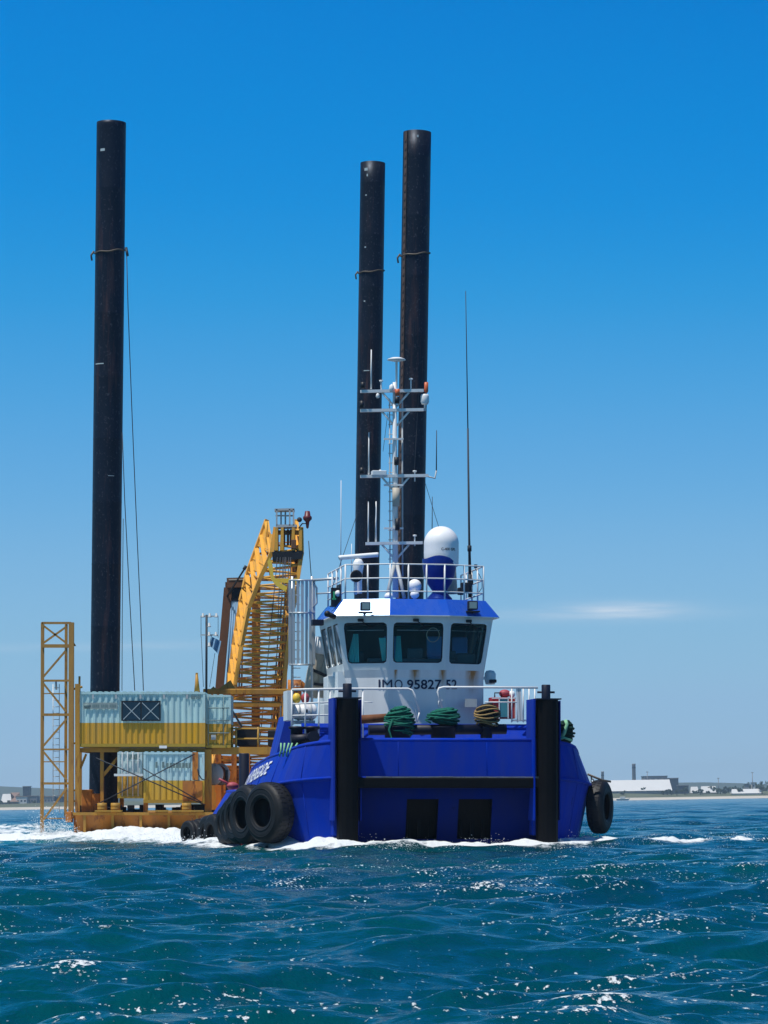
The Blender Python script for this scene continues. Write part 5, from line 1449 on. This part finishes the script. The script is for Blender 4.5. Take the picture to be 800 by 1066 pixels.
def building(name, label, cat, x0, x1, ytop, Y, depth, wallm, roofm=None, style='flat', wins=0, group=None, base_z=2.0):
    a, b = wp(x0, ytop, Y), wp(x1, ytop, Y)
    t = thing(name, label, cat, ((a.x+b.x)/2, Y, base_z), I4, group)
    zt_ = a.z
    m = MB()
    if style == 'flat':
        m.box((a.x, Y, base_z), (b.x, Y+depth, zt_)); m.build('wall', wallm, t)
        m = MB(); m.box((a.x-0.4, Y-0.4, zt_+0.01), (b.x+0.4, Y+depth+0.4, zt_+0.5)); m.build('roof', roofm or wallm, t)
    else:
        h = (zt_-base_z); ev_ = base_z + h*0.38
        m.box((a.x, Y, base_z), (b.x, Y+depth, ev_)); m.build('wall', wallm, t)
        m = MB(); e = 0.8; ins = depth*0.5 if style == 'hip' else 0
        p = [(a.x-e, Y-e, ev_+0.02), (b.x+e, Y-e, ev_+0.02), (b.x+e, Y+depth+e, ev_+0.02), (a.x-e, Y+depth+e, ev_+0.02), (a.x+ins, Y+depth/2, zt_), (b.x-ins, Y+depth/2, zt_)]
        m.add(p, [(0,1,5,4), (1,2,5), (2,3,4,5), (3,0,4), (3,2,1,0)]); m.build('roof', roofm, t)
    if wins:
        m = MB(); w = (b.x-a.x)/(wins*1.0)
        lev = max(1, int((zt_-base_z)/3.4)) if style == 'flat' else 1
        for l in range(lev):
            for i in range(wins):
                x = a.x + w*(i+0.25); z = base_z + 1.0 + l*3.4
                if z+1.5 < zt_: m.box((x, Y-0.06, z), (x+w*0.5, Y-0.01, z+1.5))
        m.build('window', MAT['sheddark'], t)
    return t
YB2 = YS + 60
# right side
t = building('warehouse', 'long warehouse with a white sloping roof on the right shore', 'warehouse', 618, 699, 812.5, YB2+25, 34, MAT['concrete'], MAT['shedwhite'], 'gable', 0)
def chimney(label, px, ytop, Y, r):
    a = wp(px, ytop, Y); t = thing('chimney', label, 'chimney', (a.x, Y, 2), I4, 'chimneys on the far shore')
    m = MB(); m.lathe([(r*1.2, 2), (r, a.z-1), (r*1.12, a.z-0.8), (r*1.12, a.z), (r*0.8, a.z), (r*0.8, a.z-2)], 16, Matrix.Translation((a.x, Y, 0))); m.build('stack', MAT['concrete'], t)
    m = MB(); m.lathe([(r*1.08, a.z-4), (r*1.12, a.z-3.4), (r*1.08, a.z-2.8)], 16, Matrix.Translation((a.x, Y, 0))); m.build('collar', MAT['sheddark'], t)
chimney('tall grey chimney rising behind the white warehouse roof', 660, 795, YB2+90, 1.5)
chimney('short grey chimney just right of the tug tyre', 627.5, 803, YB2+95, 1.2)
building('factory', 'dark flat-topped factory block behind the white warehouse', 'factory', 671, 695, 808.5, YB2+80, 30, MAT['concrete'], MAT['sheddark'], 'flat', 4)
building('factory', 'grey factory block at the right end of the white warehouse', 'factory', 691, 706.5, 810.5, YB2+70, 30, MAT['sheddark'], MAT['concrete'], 'flat', 3)
building('shed', 'low dark shed right of the grey factory block', 'shed', 706.5, 717, 818, YB2+40, 14, MAT['sheddark'], MAT['concrete'], 'flat', 2)
building('shed', 'low pale roofed shed in the middle of the right shore', 'shed', 731, 746, 818.5, YB2+40, 14, MAT['sheddark'], MAT['pale'], 'gable', 3)
building('shed', 'long low white shed near the right edge on the beach', 'shed', 763, 792, 821.5, YB2+10, 12, MAT['shedwhite'], MAT['shedwhite'], 'gable', 0)
building('house', 'tall pale narrow house near the right edge', 'house', 783, 786.5, 815, YB2+50, 8, MAT['pale'], MAT['concrete'], 'flat', 1)
building('house', 'dark grey house behind the trees at the right edge', 'house', 776, 780, 817, YB2+50, 8, MAT['concrete'], MAT['sheddark'], 'flat', 1)
building('shed', 'small grey shed between the two low sheds', 'shed', 720, 727, 819, YB2+60, 10, MAT['concrete'], MAT['pale'], 'gable', 1)
# left side
building('apartment_block', 'tall dark square apartment block on the left shore', 'apartment block', 24, 30.5, 819, YB2+60, 16, MAT['sheddark'], MAT['concrete'], 'flat', 3)
for i, (x0, x1, yt, wm, rm, sty, lab) in enumerate((
    (17, 28, 829.5, 'pale', 'brickish', 'flat', 'pale flat-roofed house below the tall apartment block'),
    (28.5, 38.5, 829, 'concrete', 'brickish', 'flat', 'grey blue house between the pale house and the lattice tower'),
    (39, 45, 829, 'pale', 'pale', 'flat', 'small white house just left of the lattice tower upright'),
    (46, 56, 829.5, 'concrete', 'brickish', 'flat', 'grey house seen through the lattice tower'),
    (57, 67, 829.5, 'sheddark', 'concrete', 'flat', 'dark blue house seen through the right part of the lattice tower'),
    (2, 12, 826.5, 'concrete', 'pale', 'gable', 'grey gabled house at the left edge of the picture'),
    (11, 19, 825, 'brickish', 'brickish', 'hip', 'hip-roofed house left of the tall apartment block'))):
    building('house', lab, 'house', x0, x1, yt, YB2-50 + 12*(i % 3), 14, MAT[wm], MAT[rm], sty, 3, 'houses on the left shore')
# trees along the shore
def make_tree(x, Y, h, label, seed):
    rn = random.Random(seed)
    t = thing('shore_tree', label, 'tree', (x, Y, 4.0), I4, 'trees along the far shore')
    m = MB(); m.tube([(x, Y, 3.0), (x+0.2, Y, 4+h*0.3), (x+rn.uniform(-1, 1), Y, 4+h*0.7)], 0.4, 6, radii=[0.5, 0.35, 0.12])
    for k in range(3):
        a = rn.uniform(0, 6.28); m.tube([(x, Y, 4+h*0.3), (x+math.cos(a)*h*0.28, Y+math.sin(a)*h*0.28, 4+h*0.6)], 0.15, 5)
    m.build('trunk', MAT['trunk'], t)
    m = MB()
    blobs = [(rn.gauss(0, h*0.26), rn.gauss(0, h*0.2), h*rn.uniform(0.4, 0.95), h*rn.uniform(0.10, 0.22)) for _ in range(9)]
    for bx, by, bz, br in blobs:
        for k in range(26):
            d = Vector((rn.gauss(0, 1), rn.gauss(0, 1), rn.gauss(0, 0.8))).normalized()*br*rn.uniform(0.5, 1.1)
            c = Vector((x+bx, Y+by, 4+bz)) + d; s = rn.uniform(0.35, 0.9)
            u = Vector((rn.gauss(0, 1), rn.gauss(0, 1), rn.gauss(0, 1))).normalized(); v = u.orthogonal().normalized()
            m.quad(c-u*s, c+v*s*0.7, c+u*s, c-v*s*0.7)
    m.build('crown', MAT['leaf'], t)
rn = random.Random(21)
px = 644.0; k = 0
spots = []
while px < 800:
    spots.append((px, rn.uniform(2.5, 6.5) + (5 if px > 770 else 0) * rn.random())); px += rn.uniform(2.6, 6.0)
px = 1.0
while px < 72:
    spots.append((px, rn.uniform(2.5, 5.5))); px += rn.uniform(3.5, 7)
for k, (px, h) in enumerate(spots):
    Y = YS + (80 if px > 400 else 20) + rn.uniform(-10, 60)
    side = 'right' if px > 400 else 'left'
    make_tree(wp(px, 825, Y).x, Y, h, 'dark low shrubby tree in the hazy row of trees on the %s shore' % side, 100+k)
tag(bpy.data.objects['shore_tree'], None)
def pole(px, ytop, label):
    a = wp(px, ytop, YB2+50); t = thing('light_pole', label, 'pole', (a.x, YB2+50, 3), I4, 'thin masts on the far shore')
    m = MB(); m.tube([(a.x, YB2+50, 3), (a.x, YB2+50, a.z)], 0.3, 6, radii=[0.45, 0.25]); m.build('shaft', MAT['concrete'], t)
    m = MB(); m.box((a.x-1.0, YB2+49.7, a.z), (a.x+1.0, YB2+50.3, a.z+0.5)); m.build('head', MAT['concrete'], t)
pole(674, 804, 'thin mast above the dark factory block'); pole(748, 810.5, 'pale thin mast in the middle of the right shore'); pole(783.5, 804.5, 'thin dark mast near the right edge')
c = wp(648.5, 828, YS-120)
t = thing('white_boat', 'small white boat off the right shore below the warehouse', 'boat', (c.x, c.y, 0), I4)
m = MB(); m.add([(c.x-5, c.y, 1.2), (c.x+4, c.y, 1.2), (c.x+6, c.y+1, 1.6), (c.x+4, c.y+2.5, 1.2), (c.x-5, c.y+2.5, 1.2), (c.x-4.5, c.y+0.4, -0.2), (c.x+4, c.y+0.6, -0.2), (c.x+4, c.y+2, -0.2), (c.x-4.5, c.y+2, -0.2)],
      [(0,1,6,5), (1,2,6), (2,3,7,6), (3,4,8,7), (4,0,5,8), (0,4,3,2,1)]); m.build('hull', MAT['shedwhite'], t)
m = MB(); m.box((c.x-2, c.y+0.5, 1.2), (c.x+2, c.y+2, 2.9), 0.2); m.build('cabin', MAT['shedwhite'], t)

# ================================================================== SEA
def vnoise(x, y, seed=0):
    xi = np.floor(x).astype(np.int64); yi = np.floor(y).astype(np.int64); xf = x-xi; yf = y-yi
    u = xf*xf*(3-2*xf); v = yf*yf*(3-2*yf)
    def h(a, b):
        n = (a*374761393 + b*668265263 + seed*1274126177) & 0xffffffff
        n = ((n ^ (n >> 13)) * 1274126177) & 0xffffffff
        return ((n ^ (n >> 16)) & 0xffff)/65535.0
    return (h(xi, yi)*(1-u) + h(xi+1, yi)*u)*(1-v) + (h(xi, yi+1)*(1-u) + h(xi+1, yi+1)*u)*v
def fbm(x, y, oct=4, seed=0):
    s = 0; a = 0.5; t = 0
    for i in range(oct):
        s = s + a*vnoise(x*2**i, y*2**i, seed+i); t += a; a *= 0.55
    return s/t
ds = [7.0]
while ds[-1] < 2510:
    d = ds[-1]; ds.append(d + max(0.045, 0.0030*d))
ds = np.array(ds)
core = np.linspace(-0.15, 0.15, 560); outer = 0.15 + (np.linspace(0, 1, 50)[1:]**1.8)*0.85
tans = np.concatenate([-outer[::-1], core, outer])
D, T = np.meshgrid(ds, tans, indexing='ij')
X = D*T; Y = D.copy(); Z = np.zeros_like(D); crest = np.zeros_like(D)
cell = np.maximum(0.0030*D, np.abs(D)*0.00054)
NW = 72
lams = np.exp(np.linspace(math.log(0.26), math.log(13), NW))
X0, Y0 = X.copy(), Y.copy()
for i, lam in enumerate(lams):
    th = math.radians(-78 + rng.normal(0, 34)); k = 2*math.pi/lam
    ka = 0.060*(1.0 if lam < 1.1 else (1.1/lam)**0.5)*(0.75 if lam < 0.6 else 1.0)
    A = ka/k
    fade = np.clip((lam/cell - 2.2)/2.5, 0, 1)
    grp = 0.75 + 0.5*vnoise(X0/(lam*3.1)+i*7.7, Y0/(lam*3.1), i)
    ph = k*(X0*math.cos(th) + Y0*math.sin(th)) + rng.uniform(0, 2*math.pi)
    a = A*fade*grp
    c, s_ = np.cos(ph), np.sin(ph)
    Z += a*c; X -= 0.42*a*s_*math.cos(th); Y -= 0.42*a*s_*math.sin(th)
    if lam > 0.8: crest += k*a*c
# ---- wakes, in world metres
tinv = TUG.inverted()
def seg_dist(px, py, pts):
    best = np.full(px.shape, 1e9)
    for (x0, y0), (x1, y1) in zip(pts, pts[1:]):
        dx, dy = x1-x0, y1-y0; t = np.clip(((px-x0)*dx + (py-y0)*dy)/(dx*dx+dy*dy), 0, 1)
        best = np.minimum(best, np.hypot(px-(x0+t*dx), py-(y0+t*dy)))
    return best
def tw(x, y):
    p = TUG @ Vector((x, y, 0)); return (p.x, p.y)
foam = np.zeros_like(X); wash = np.zeros_like(X); lift = np.zeros_like(X)
sel = (D > 60) & (D < 900)
xs_, ys_ = X0[sel], Y0[sel]
bowline = [tw(-4.9, 4), tw(-4.4, 1.0), tw(-3.4, -0.2), tw(0, -0.1), tw(3.4, -0.2), tw(4.5, 0.8), tw(5.0, 2.5)]
d1 = seg_dist(xs_, ys_, bowline)
n1 = fbm(xs_*1.3, ys_*0.55, 4, 3); n2 = fbm(xs_*0.35, ys_*0.2, 3, 9)
f = np.clip(1.5 - d1/(0.8+1.3*n2), 0, 1)*np.clip(0.55+n1, 0, 1)
l = np.clip(1.15 - d1/1.5, 0, 1)*(0.14+0.34*n1)
streak = [tw(4.6, 1.0), (9.2, 101.6), (10.5, 103.0), (11.9, 104.6), (12.4, 104.4)]
d2 = seg_dist(xs_, ys_, streak); f = np.maximum(f, np.clip(1.35 - d2/(0.8+1.2*n2), 0, 1)*np.clip(0.55+n1, 0, 1)); l = np.maximum(l, np.clip(1-d2/1.6, 0, 1)*(0.22+0.48*n1)*np.clip((n2-0.25)*4, 0.2, 1))
leftw = [tw(-5.4, 2.5), tw(-5.9, 8), tw(-6.2, 14), tw(-6.4, 20), tw(-6.3, 26)]
d3 = seg_dist(xs_, ys_, leftw); fw = np.array([0.0])
aft = np.clip((ys_-103)/14, 0, 1)
f = np.maximum(f, np.clip(1.25 - d3/(0.7+2.6*aft*n2+0.3), 0, 1)*(0.45+0.55*aft)); l = np.maximum(l, np.clip(1-d3/2.0, 0, 1)*(0.05+0.4*aft*n1))
# barge bow wave and wash
bx0, bx1 = -14.6, 5
bl = [(bx0-1.2, YB+0.5), (bx0+0.5, YB-0.6), (bx1, YB-0.6)]
d4 = seg_dist(xs_, ys_, bl)
f = np.maximum(f, np.clip(1.5 - d4/(2.5+4.0*n2), 0, 1)); l = np.maximum(l, np.clip(1 - d4/4.0, 0, 1)*(0.08+0.62*n1))
wedge = [(-12.5, 139), (-9.5, 131), (-7.6, 124)]
d5 = seg_dist(xs_, ys_, wedge); f = np.maximum(f, np.clip(1.3 - d5/(1.8+2.5*n2), 0, 1)); l = np.maximum(l, np.clip(1-d5/3, 0, 1)*(0.12+0.45*n1))
wl_ = [(-16, 140), (-19, 150), (-26, 190), (-36, 260)]
d6 = seg_dist(xs_, ys_, wl_); w6 = np.clip(1.2 - d6/np.maximum(3.0, 0.07*ys_), 0, 1)
f = np.maximum(f, w6*(0.25+0.75*(n1*1.3-0.1)))
ws = np.clip(1.2 - d6/np.maximum(6, 0.14*ys_), 0, 1); ws = np.maximum(ws, np.clip(1.2-d4/7, 0, 1)); ws = np.maximum(ws, np.clip(1.1-d5/4, 0, 1)*0.8)
foam[sel] = f; wash[sel] = ws; lift[sel] = l
Z += lift
crestf = np.clip((crest - 0.10)/0.65, 0, 1)
nn = fbm(X0*0.16, Y0*0.10, 3, 31)
crestf *= np.clip((nn-0.36)*4, 0.0, 1)
# one breaking crest in the near left foreground
bcl = [(-4.6, 27.4), (-3.6, 27.6), (-2.9, 27.3), (-2.2, 26.8)]
d7 = seg_dist(X0, Y0, bcl)
bk = np.clip(1.1 - d7/0.6, 0, 1); Z += 0.15*np.exp(-(d7/0.7)**2); crestf = np.maximum(crestf, bk*np.clip(fbm(X0*3, Y0*2, 3, 77)*2.2-0.4, 0, 1)*1.15)
nR, nC = D.shape
co = np.empty((nR*nC, 3), np.float32); co[:, 0] = X.ravel(); co[:, 1] = Y.ravel(); co[:, 2] = Z.ravel()
idx = np.arange(nR*nC, dtype=np.int32).reshape(nR, nC)
quads = np.stack([idx[:-1, :-1], idx[:-1, 1:], idx[1:, 1:], idx[1:, :-1]], -1).reshape(-1, 4)
me = bpy.data.meshes.new('sea')
me.vertices.add(nR*nC); me.vertices.foreach_set('co', co.ravel())
nq = len(quads); me.loops.add(nq*4); me.loops.foreach_set('vertex_index', quads.ravel().astype(np.int32))
me.polygons.add(nq); me.polygons.foreach_set('loop_start', np.arange(0, nq*4, 4, dtype=np.int32)); me.polygons.foreach_set('loop_total', np.full(nq, 4, np.int32))
me.polygons.foreach_set('use_smooth', np.ones(nq, bool))
for nm, arr in (('foam', foam), ('crest', crestf), ('wash', wash)):
    at = me.attributes.new(nm, 'FLOAT', 'POINT'); at.data.foreach_set('value', arr.ravel().astype(np.float32))
me.update(); me.validate()
sea = bpy.data.objects.new('sea', me); COL.objects.link(sea); tag(sea, kind='structure')

def sea_mat():
    m, nt, N, L, B = nodes_of('sea_water')
    def attr(n):
        a = N.new('ShaderNodeAttribute'); a.attribute_name = n; return a.outputs['Fac']
    def math_(op, a, b=None, clamp=False):
        x = N.new('ShaderNodeMath'); x.operation = op; x.use_clamp = clamp
        for i, v in enumerate((a, b)):
            if v is None: continue
            if isinstance(v, (int, float)): x.inputs[i].default_value = v
            else: L.new(v, x.inputs[i])
        return x.outputs[0]
    fo, cr, wa = attr('foam'), attr('crest'), attr('wash')
    v = mapped(N, L, (1, 1, 1))
    n_big = noise(N, L, mapped(N, L, (0.05, 0.03, 0.05)), 1.0, 3)
    deep = mixc(N, L, ramp(N, L, n_big, 0.35, 0.65), (0.0002, 0.056, 0.060), (0.0002, 0.036, 0.058))
    base = mixc(N, L, wa, deep, (0.010, 0.135, 0.165))
    # foam pattern
    nf = noise(N, L, mapped(N, L, (1, 0.55, 1)), 2.6, 9, 0.72)
    nf2 = noise(N, L, mapped(N, L, (1, 0.5, 1), (5, 2, 0)), 9.0, 6, 0.7)
    thr = math_('SUBTRACT', 0.80, math_('MULTIPLY', fo, 0.62))
    fm = math_('MULTIPLY', math_('SUBTRACT', nf, thr), 5.5, True)
    fm = math_('MULTIPLY', fm, math_('GREATER_THAN', fo, 0.02))
    thr2 = math_('SUBTRACT', 0.84, math_('MULTIPLY', cr, 0.24))
    fm2 = math_('MULTIPLY', math_('SUBTRACT', nf2, thr2), 12.0, True)
    fm2 = math_('MULTIPLY', fm2, math_('GREATER_THAN', cr, 0.01))
    # sparse white flecks everywhere: broken foam, and sun glitter painted into the colour
    n3 = noise(N, L, mapped(N, L, (1.0, 0.7, 0), (11, 4, 0)), 15.0, 3, 0.6)
    n5 = noise(N, L, mapped(N, L, (1.0, 0.4, 0), (5, 14, 0)), 3.6, 5, 0.7)
    n4 = noise(N, L, mapped(N, L, (0.30, 0.42, 0), (1, 9, 0)), 1.3, 5, 0.7)
    th3 = math_('SUBTRACT', 0.962, math_('ADD', math_('MULTIPLY', n4, 0.60), math_('MULTIPLY', cr, 0.20)))
    fm3 = math_('MULTIPLY', math_('SUBTRACT', n3, th3), 24.0, True)
    fm3 = math_('MAXIMUM', fm3, math_('MULTIPLY', math_('SUBTRACT', n5, math_('ADD', th3, 0.05)), 20.0, True))
    foam_ = math_('MAXIMUM', math_('MAXIMUM', fm, fm2), fm3)
    col = mixc(N, L, foam_, base, (0.70, 0.74, 0.75))
    L.new(col, B.inputs['Base Color'])
    rg = N.new('ShaderNodeMapRange'); rg.inputs[3].default_value = 0.12; rg.inputs[4].default_value = 0.75
    L.new(foam_, rg.inputs[0]); L.new(rg.outputs[0], B.inputs['Roughness'])
    B.inputs['IOR'].default_value = 1.33; B.inputs['Specular IOR Level'].default_value = 0.36
    nb1 = noise(N, L, mapped(N, L, (1, 0.75, 0)), 6.5, 5, 0.6); nb2 = noise(N, L, mapped(N, L, (1, 0.7, 0)), 2.4, 4, 0.55)
    hsum = math_('ADD', math_('MULTIPLY', nb1, 0.040), math_('MULTIPLY', nb2, 0.10))
    hsum = math_('ADD', hsum, math_('MULTIPLY', math_('MULTIPLY', foam_, nf2), 0.14))
    b = N.new('ShaderNodeBump'); b.inputs['Strength'].default_value = 0.75; b.inputs['Distance'].default_value = 1.0
    L.new(hsum, b.inputs['Height']); L.new(b.outputs[0], B.inputs['Normal'])
    return m
me.materials.append(sea_mat())

# foam thrown up along the bows: clumps of small lumps
MAT['foam'] = paint('spray_foam', (0.70, 0.74, 0.75), 0.8, var=0.06, bump=0.4, bscale=20, streak=1, spec=0.2)
ico = [Vector(p).normalized() for p in ((0, 1, 1.618), (0, -1, 1.618), (0, 1, -1.618), (0, -1, -1.618), (1, 1.618, 0), (-1, 1.618, 0), (1, -1.618, 0), (-1, -1.618, 0), (1.618, 0, 1), (-1.618, 0, 1), (1.618, 0, -1), (-1.618, 0, -1))]
icof = [(0,1,8),(0,8,4),(0,4,5),(0,5,9),(0,9,1),(1,6,8),(8,6,10),(8,10,4),(4,10,2),(4,2,5),(5,2,11),(5,11,9),(9,11,7),(9,7,1),(1,7,6),(3,6,7),(3,10,6),(3,2,10),(3,11,2),(3,7,11)]
m = MB(); rn = random.Random(3)
def lump(p, r):
    sx, sy, sz = rn.uniform(0.7, 1.6), rn.uniform(0.7, 1.4), rn.uniform(0.5, 1.1)
    m.add([p + Vector((v.x*sx*r, v.y*sy*r, v.z*sz*r)) for v in ico], icof, True)
def spray(pts, n, spread, h, rmin, rmax):
    for _ in range(n):
        i = rn.randrange(len(pts)-1); t = rn.random()
        x = pts[i][0] + (pts[i+1][0]-pts[i][0])*t + rn.gauss(0, spread); y = pts[i][1] + (pts[i+1][1]-pts[i][1])*t + rn.gauss(0, spread)
        z = abs(rn.gauss(0, 1))*h*(0.4+0.9*vnoise(np.array([x*0.9]), np.array([y*0.4]), 5)[0])
        lump(Vector((x, y, 0.05+z)), rn.uniform(rmin, rmax)*(1.0 if z < h*0.5 else 0.6))
spray(bowline, 2200, 0.28, 0.17, 0.006, 0.026)
spray(streak, 700, 0.3, 0.16, 0.008, 0.032)
spray(leftw[2:], 900, 0.5, 0.2, 0.01, 0.04)
spray(bl, 2600, 0.8, 0.22, 0.012, 0.05)
spray([(bx0-1.5, YB), (bx0-0.2, YB-0.6)], 1300, 0.4, 0.50, 0.008, 0.042)
spray(wedge, 900, 0.9, 0.18, 0.01, 0.04)
tag(m.build('sea_spray', MAT['foam']), kind='stuff')

# ================================================================== AIR, SKY, SUN, CAMERA
m = MB(); m.box((-3000, -80, -3), (3000, 5900, 62))
hz_m = bpy.data.materials.new('haze_air'); hz_m.use_nodes = True
N = hz_m.node_tree.nodes; L = hz_m.node_tree.links
N.remove(N['Principled BSDF'])
pv = N.new('ShaderNodeVolumePrincipled'); pv.inputs['Color'].default_value = (0.62, 0.80, 0.95, 1); pv.inputs['Density'].default_value = 0.0001; pv.inputs['Anisotropy'].default_value = 0.2
L.new(pv.outputs[0], N['Material Output'].inputs['Volume'])
tag(m.build('haze', hz_m), kind='stuff')

w = bpy.data.worlds.new('World'); scene.world = w; w.use_nodes = True
N = w.node_tree.nodes; L = w.node_tree.links
bg = N['Background']
el = math.asin(SUN.z); az = math.atan2(SUN.x, SUN.y)
sky = N.new('ShaderNodeTexSky'); sky.sky_type = 'NISHITA'; sky.sun_disc = False
sky.sun_elevation = el; sky.sun_rotation = az; sky.air_density = 1.0; sky.dust_density = 0.2; sky.ozone_density = 3.0; sky.altitude = 0
tc = N.new('ShaderNodeTexCoord'); mpn = N.new('ShaderNodeVectorMath'); mpn.operation = 'MULTIPLY_ADD'; mpn.inputs[1].default_value = (1, 1, 2.4); mpn.inputs[2].default_value = (0, 0, 0.03)
nv = N.new('ShaderNodeVectorMath'); nv.operation = 'NORMALIZE'
cz = N.new('ShaderNodeSeparateXYZ'); L.new(tc.outputs['Generated'], cz.inputs[0])
az_ = N.new('ShaderNodeMath'); az_.operation = 'ABSOLUTE'; L.new(cz.outputs[2], az_.inputs[0])
cc = N.new('ShaderNodeCombineXYZ'); L.new(cz.outputs[0], cc.inputs[0]); L.new(cz.outputs[1], cc.inputs[1]); L.new(az_.outputs[0], cc.inputs[2])
L.new(cc.outputs[0], mpn.inputs[0]); L.new(mpn.outputs[0], nv.inputs[0]); L.new(nv.outputs[0], sky.inputs['Vector'])
hs = N.new('ShaderNodeHueSaturation'); hs.inputs['Saturation'].default_value = 1.25
L.new(sky.outputs[0], hs.inputs['Color'])
# deepen the clear-air blue: per-channel response of the sky radiance
sc_ = N.new('ShaderNodeSeparateColor'); L.new(hs.outputs[0], sc_.inputs[0]); cmb = N.new('ShaderNodeCombineColor')
CURVES = ([(0, 0), (0.036, 0.0), (0.043, 0.002), (0.049, 0.012), (0.061, 0.056), (0.081, 0.122), (0.129, 0.223), (0.204, 0.275), (0.30, 0.30), (1, 0.5)],
          [(0, 0), (0.095, 0.07), (0.110, 0.17), (0.120, 0.225), (0.133, 0.264), (0.154, 0.325), (0.192, 0.392), (0.268, 0.474), (0.359, 0.503), (0.432, 0.50), (1, 0.7)],
          [(0, 0), (0.22, 0.24), (0.255, 0.44), (0.282, 0.64), (0.303, 0.69), (0.334, 0.716), (0.385, 0.738), (0.463, 0.738), (0.52, 0.72), (1, 0.8)])
for ci, pts in enumerate(CURVES):
    mu = N.new('ShaderNodeMath'); mu.operation = 'MULTIPLY'; mu.inputs[1].default_value = 0.085; L.new(sc_.outputs[ci], mu.inputs[0])
    fc = N.new('ShaderNodeFloatCurve'); cv = fc.mapping.curves[0]
    cv.points[0].location = pts[0]; cv.points[1].location = pts[-1]
    for p in pts[1:-1]: cv.points.new(*p)
    fc.mapping.update(); L.new(mu.outputs[0], fc.inputs['Value'])
    m10 = N.new('ShaderNodeMath'); m10.operation = 'MULTIPLY'; m10.inputs[1].default_value = 10.0; L.new(fc.outputs[0], m10.inputs[0]); L.new(m10.outputs[0], cmb.inputs[ci])
# thin cirrus streaks low over the horizon
sp = N.new('ShaderNodeSeparateXYZ'); L.new(tc.outputs['Generated'], sp.inputs[0])
def wm(op, a, b=None, clamp=False):
    x = N.new('ShaderNodeMath'); x.operation = op; x.use_clamp = clamp
    for i, v in enumerate((a, b)):
        if v is None: continue
        if isinstance(v, (int, float)): x.inputs[i].default_value = v
        else: L.new(v, x.inputs[i])
    return x.outputs[0]
ux = wm('DIVIDE', sp.outputs[0], sp.outputs[1]); uz = wm('DIVIDE', sp.outputs[2], sp.outputs[1])
def streakmask(cx, cz, wx, wz):
    a = wm('POWER', wm('DIVIDE', wm('SUBTRACT', ux, cx), wx), 2.0); b = wm('POWER', wm('DIVIDE', wm('SUBTRACT', uz, cz), wz), 2.0)
    return wm('POWER', 2.718, wm('MULTIPLY', wm('ADD', a, b), -1.0))
mk = wm('MAXIMUM', streakmask(0.078, 0.0610, 0.020, 0.0026), wm('MULTIPLY', streakmask(0.072, 0.0600, 0.034, 0.0022), 0.5))
mk = wm('MAXIMUM', mk, wm('MULTIPLY', streakmask(-0.08, 0.052, 0.07, 0.0014), 0.22))
cb = N.new('ShaderNodeCombineXYZ'); L.new(wm('MULTIPLY', ux, 60.0), cb.inputs[0]); L.new(wm('MULTIPLY', uz, 700.0), cb.inputs[1])
nz = N.new('ShaderNodeTexNoise'); nz.inputs['Scale'].default_value = 1.0; nz.inputs['Detail'].default_value = 5; L.new(cb.outputs[0], nz.inputs['Vector'])
mk = wm('MULTIPLY', mk, wm('MULTIPLY', nz.outputs['Fac'], 1.25)); mk = wm('MULTIPLY', mk, wm('GREATER_THAN', sp.outputs[1], 0.0))
mx = N.new('ShaderNodeMix'); mx.data_type = 'RGBA'; L.new(mk, mx.inputs[0]); L.new(cmb.outputs[0], mx.inputs[6]); mx.inputs[7].default_value = (6.2, 7.2, 8.4, 1)
fall = N.new('ShaderNodeMapRange'); fall.interpolation_type = 'SMOOTHSTEP'; fall.inputs[1].default_value = 0.265; fall.inputs[2].default_value = 0.6; fall.inputs[3].default_value = 1.0; fall.inputs[4].default_value = 0.5
L.new(az_.outputs[0], fall.inputs[0])
vm = N.new('ShaderNodeVectorMath'); vm.operation = 'SCALE'; L.new(mx.outputs[2], vm.inputs[0]); L.new(fall.outputs[0], vm.inputs['Scale'])
L.new(vm.outputs[0], bg.inputs['Color']); bg.inputs['Strength'].default_value = 0.1

sd = bpy.data.lights.new('sun', 'SUN'); sd.energy = 5.0; sd.angle = math.radians(0.53); sd.color = (1.0, 0.955, 0.89)
so_ = bpy.data.objects.new('sun', sd); COL.objects.link(so_)
so_.rotation_euler = SUN.to_track_quat('Z', 'Y').to_euler(); so_.location = (0, 0, 90)

cd = bpy.data.cameras.new('camera'); co_ = bpy.data.objects.new('camera', cd); COL.objects.link(co_)
cd.sensor_width = 36; cd.sensor_fit = 'AUTO'; cd.lens = 36*F_PX/1066.0; cd.shift_y = (CY-533.0)/1066.0; cd.clip_start = 0.5; cd.clip_end = 20000
co_.matrix_world = R @ Matrix.Translation((0, 0, H)) @ Matrix.Rotation(math.pi/2, 4, 'X')
scene.camera = co_
vs_ = scene.view_settings; vs_.view_transform = 'Standard'; vs_.look = 'None'; vs_.exposure = 0; vs_.gamma = 1; vs_.use_curve_mapping = False
scene.cycles.max_bounces = 8; scene.cycles.volume_bounces = 1; scene.cycles.transparent_max_bounces = 8
scene.cycles.use_denoising = True
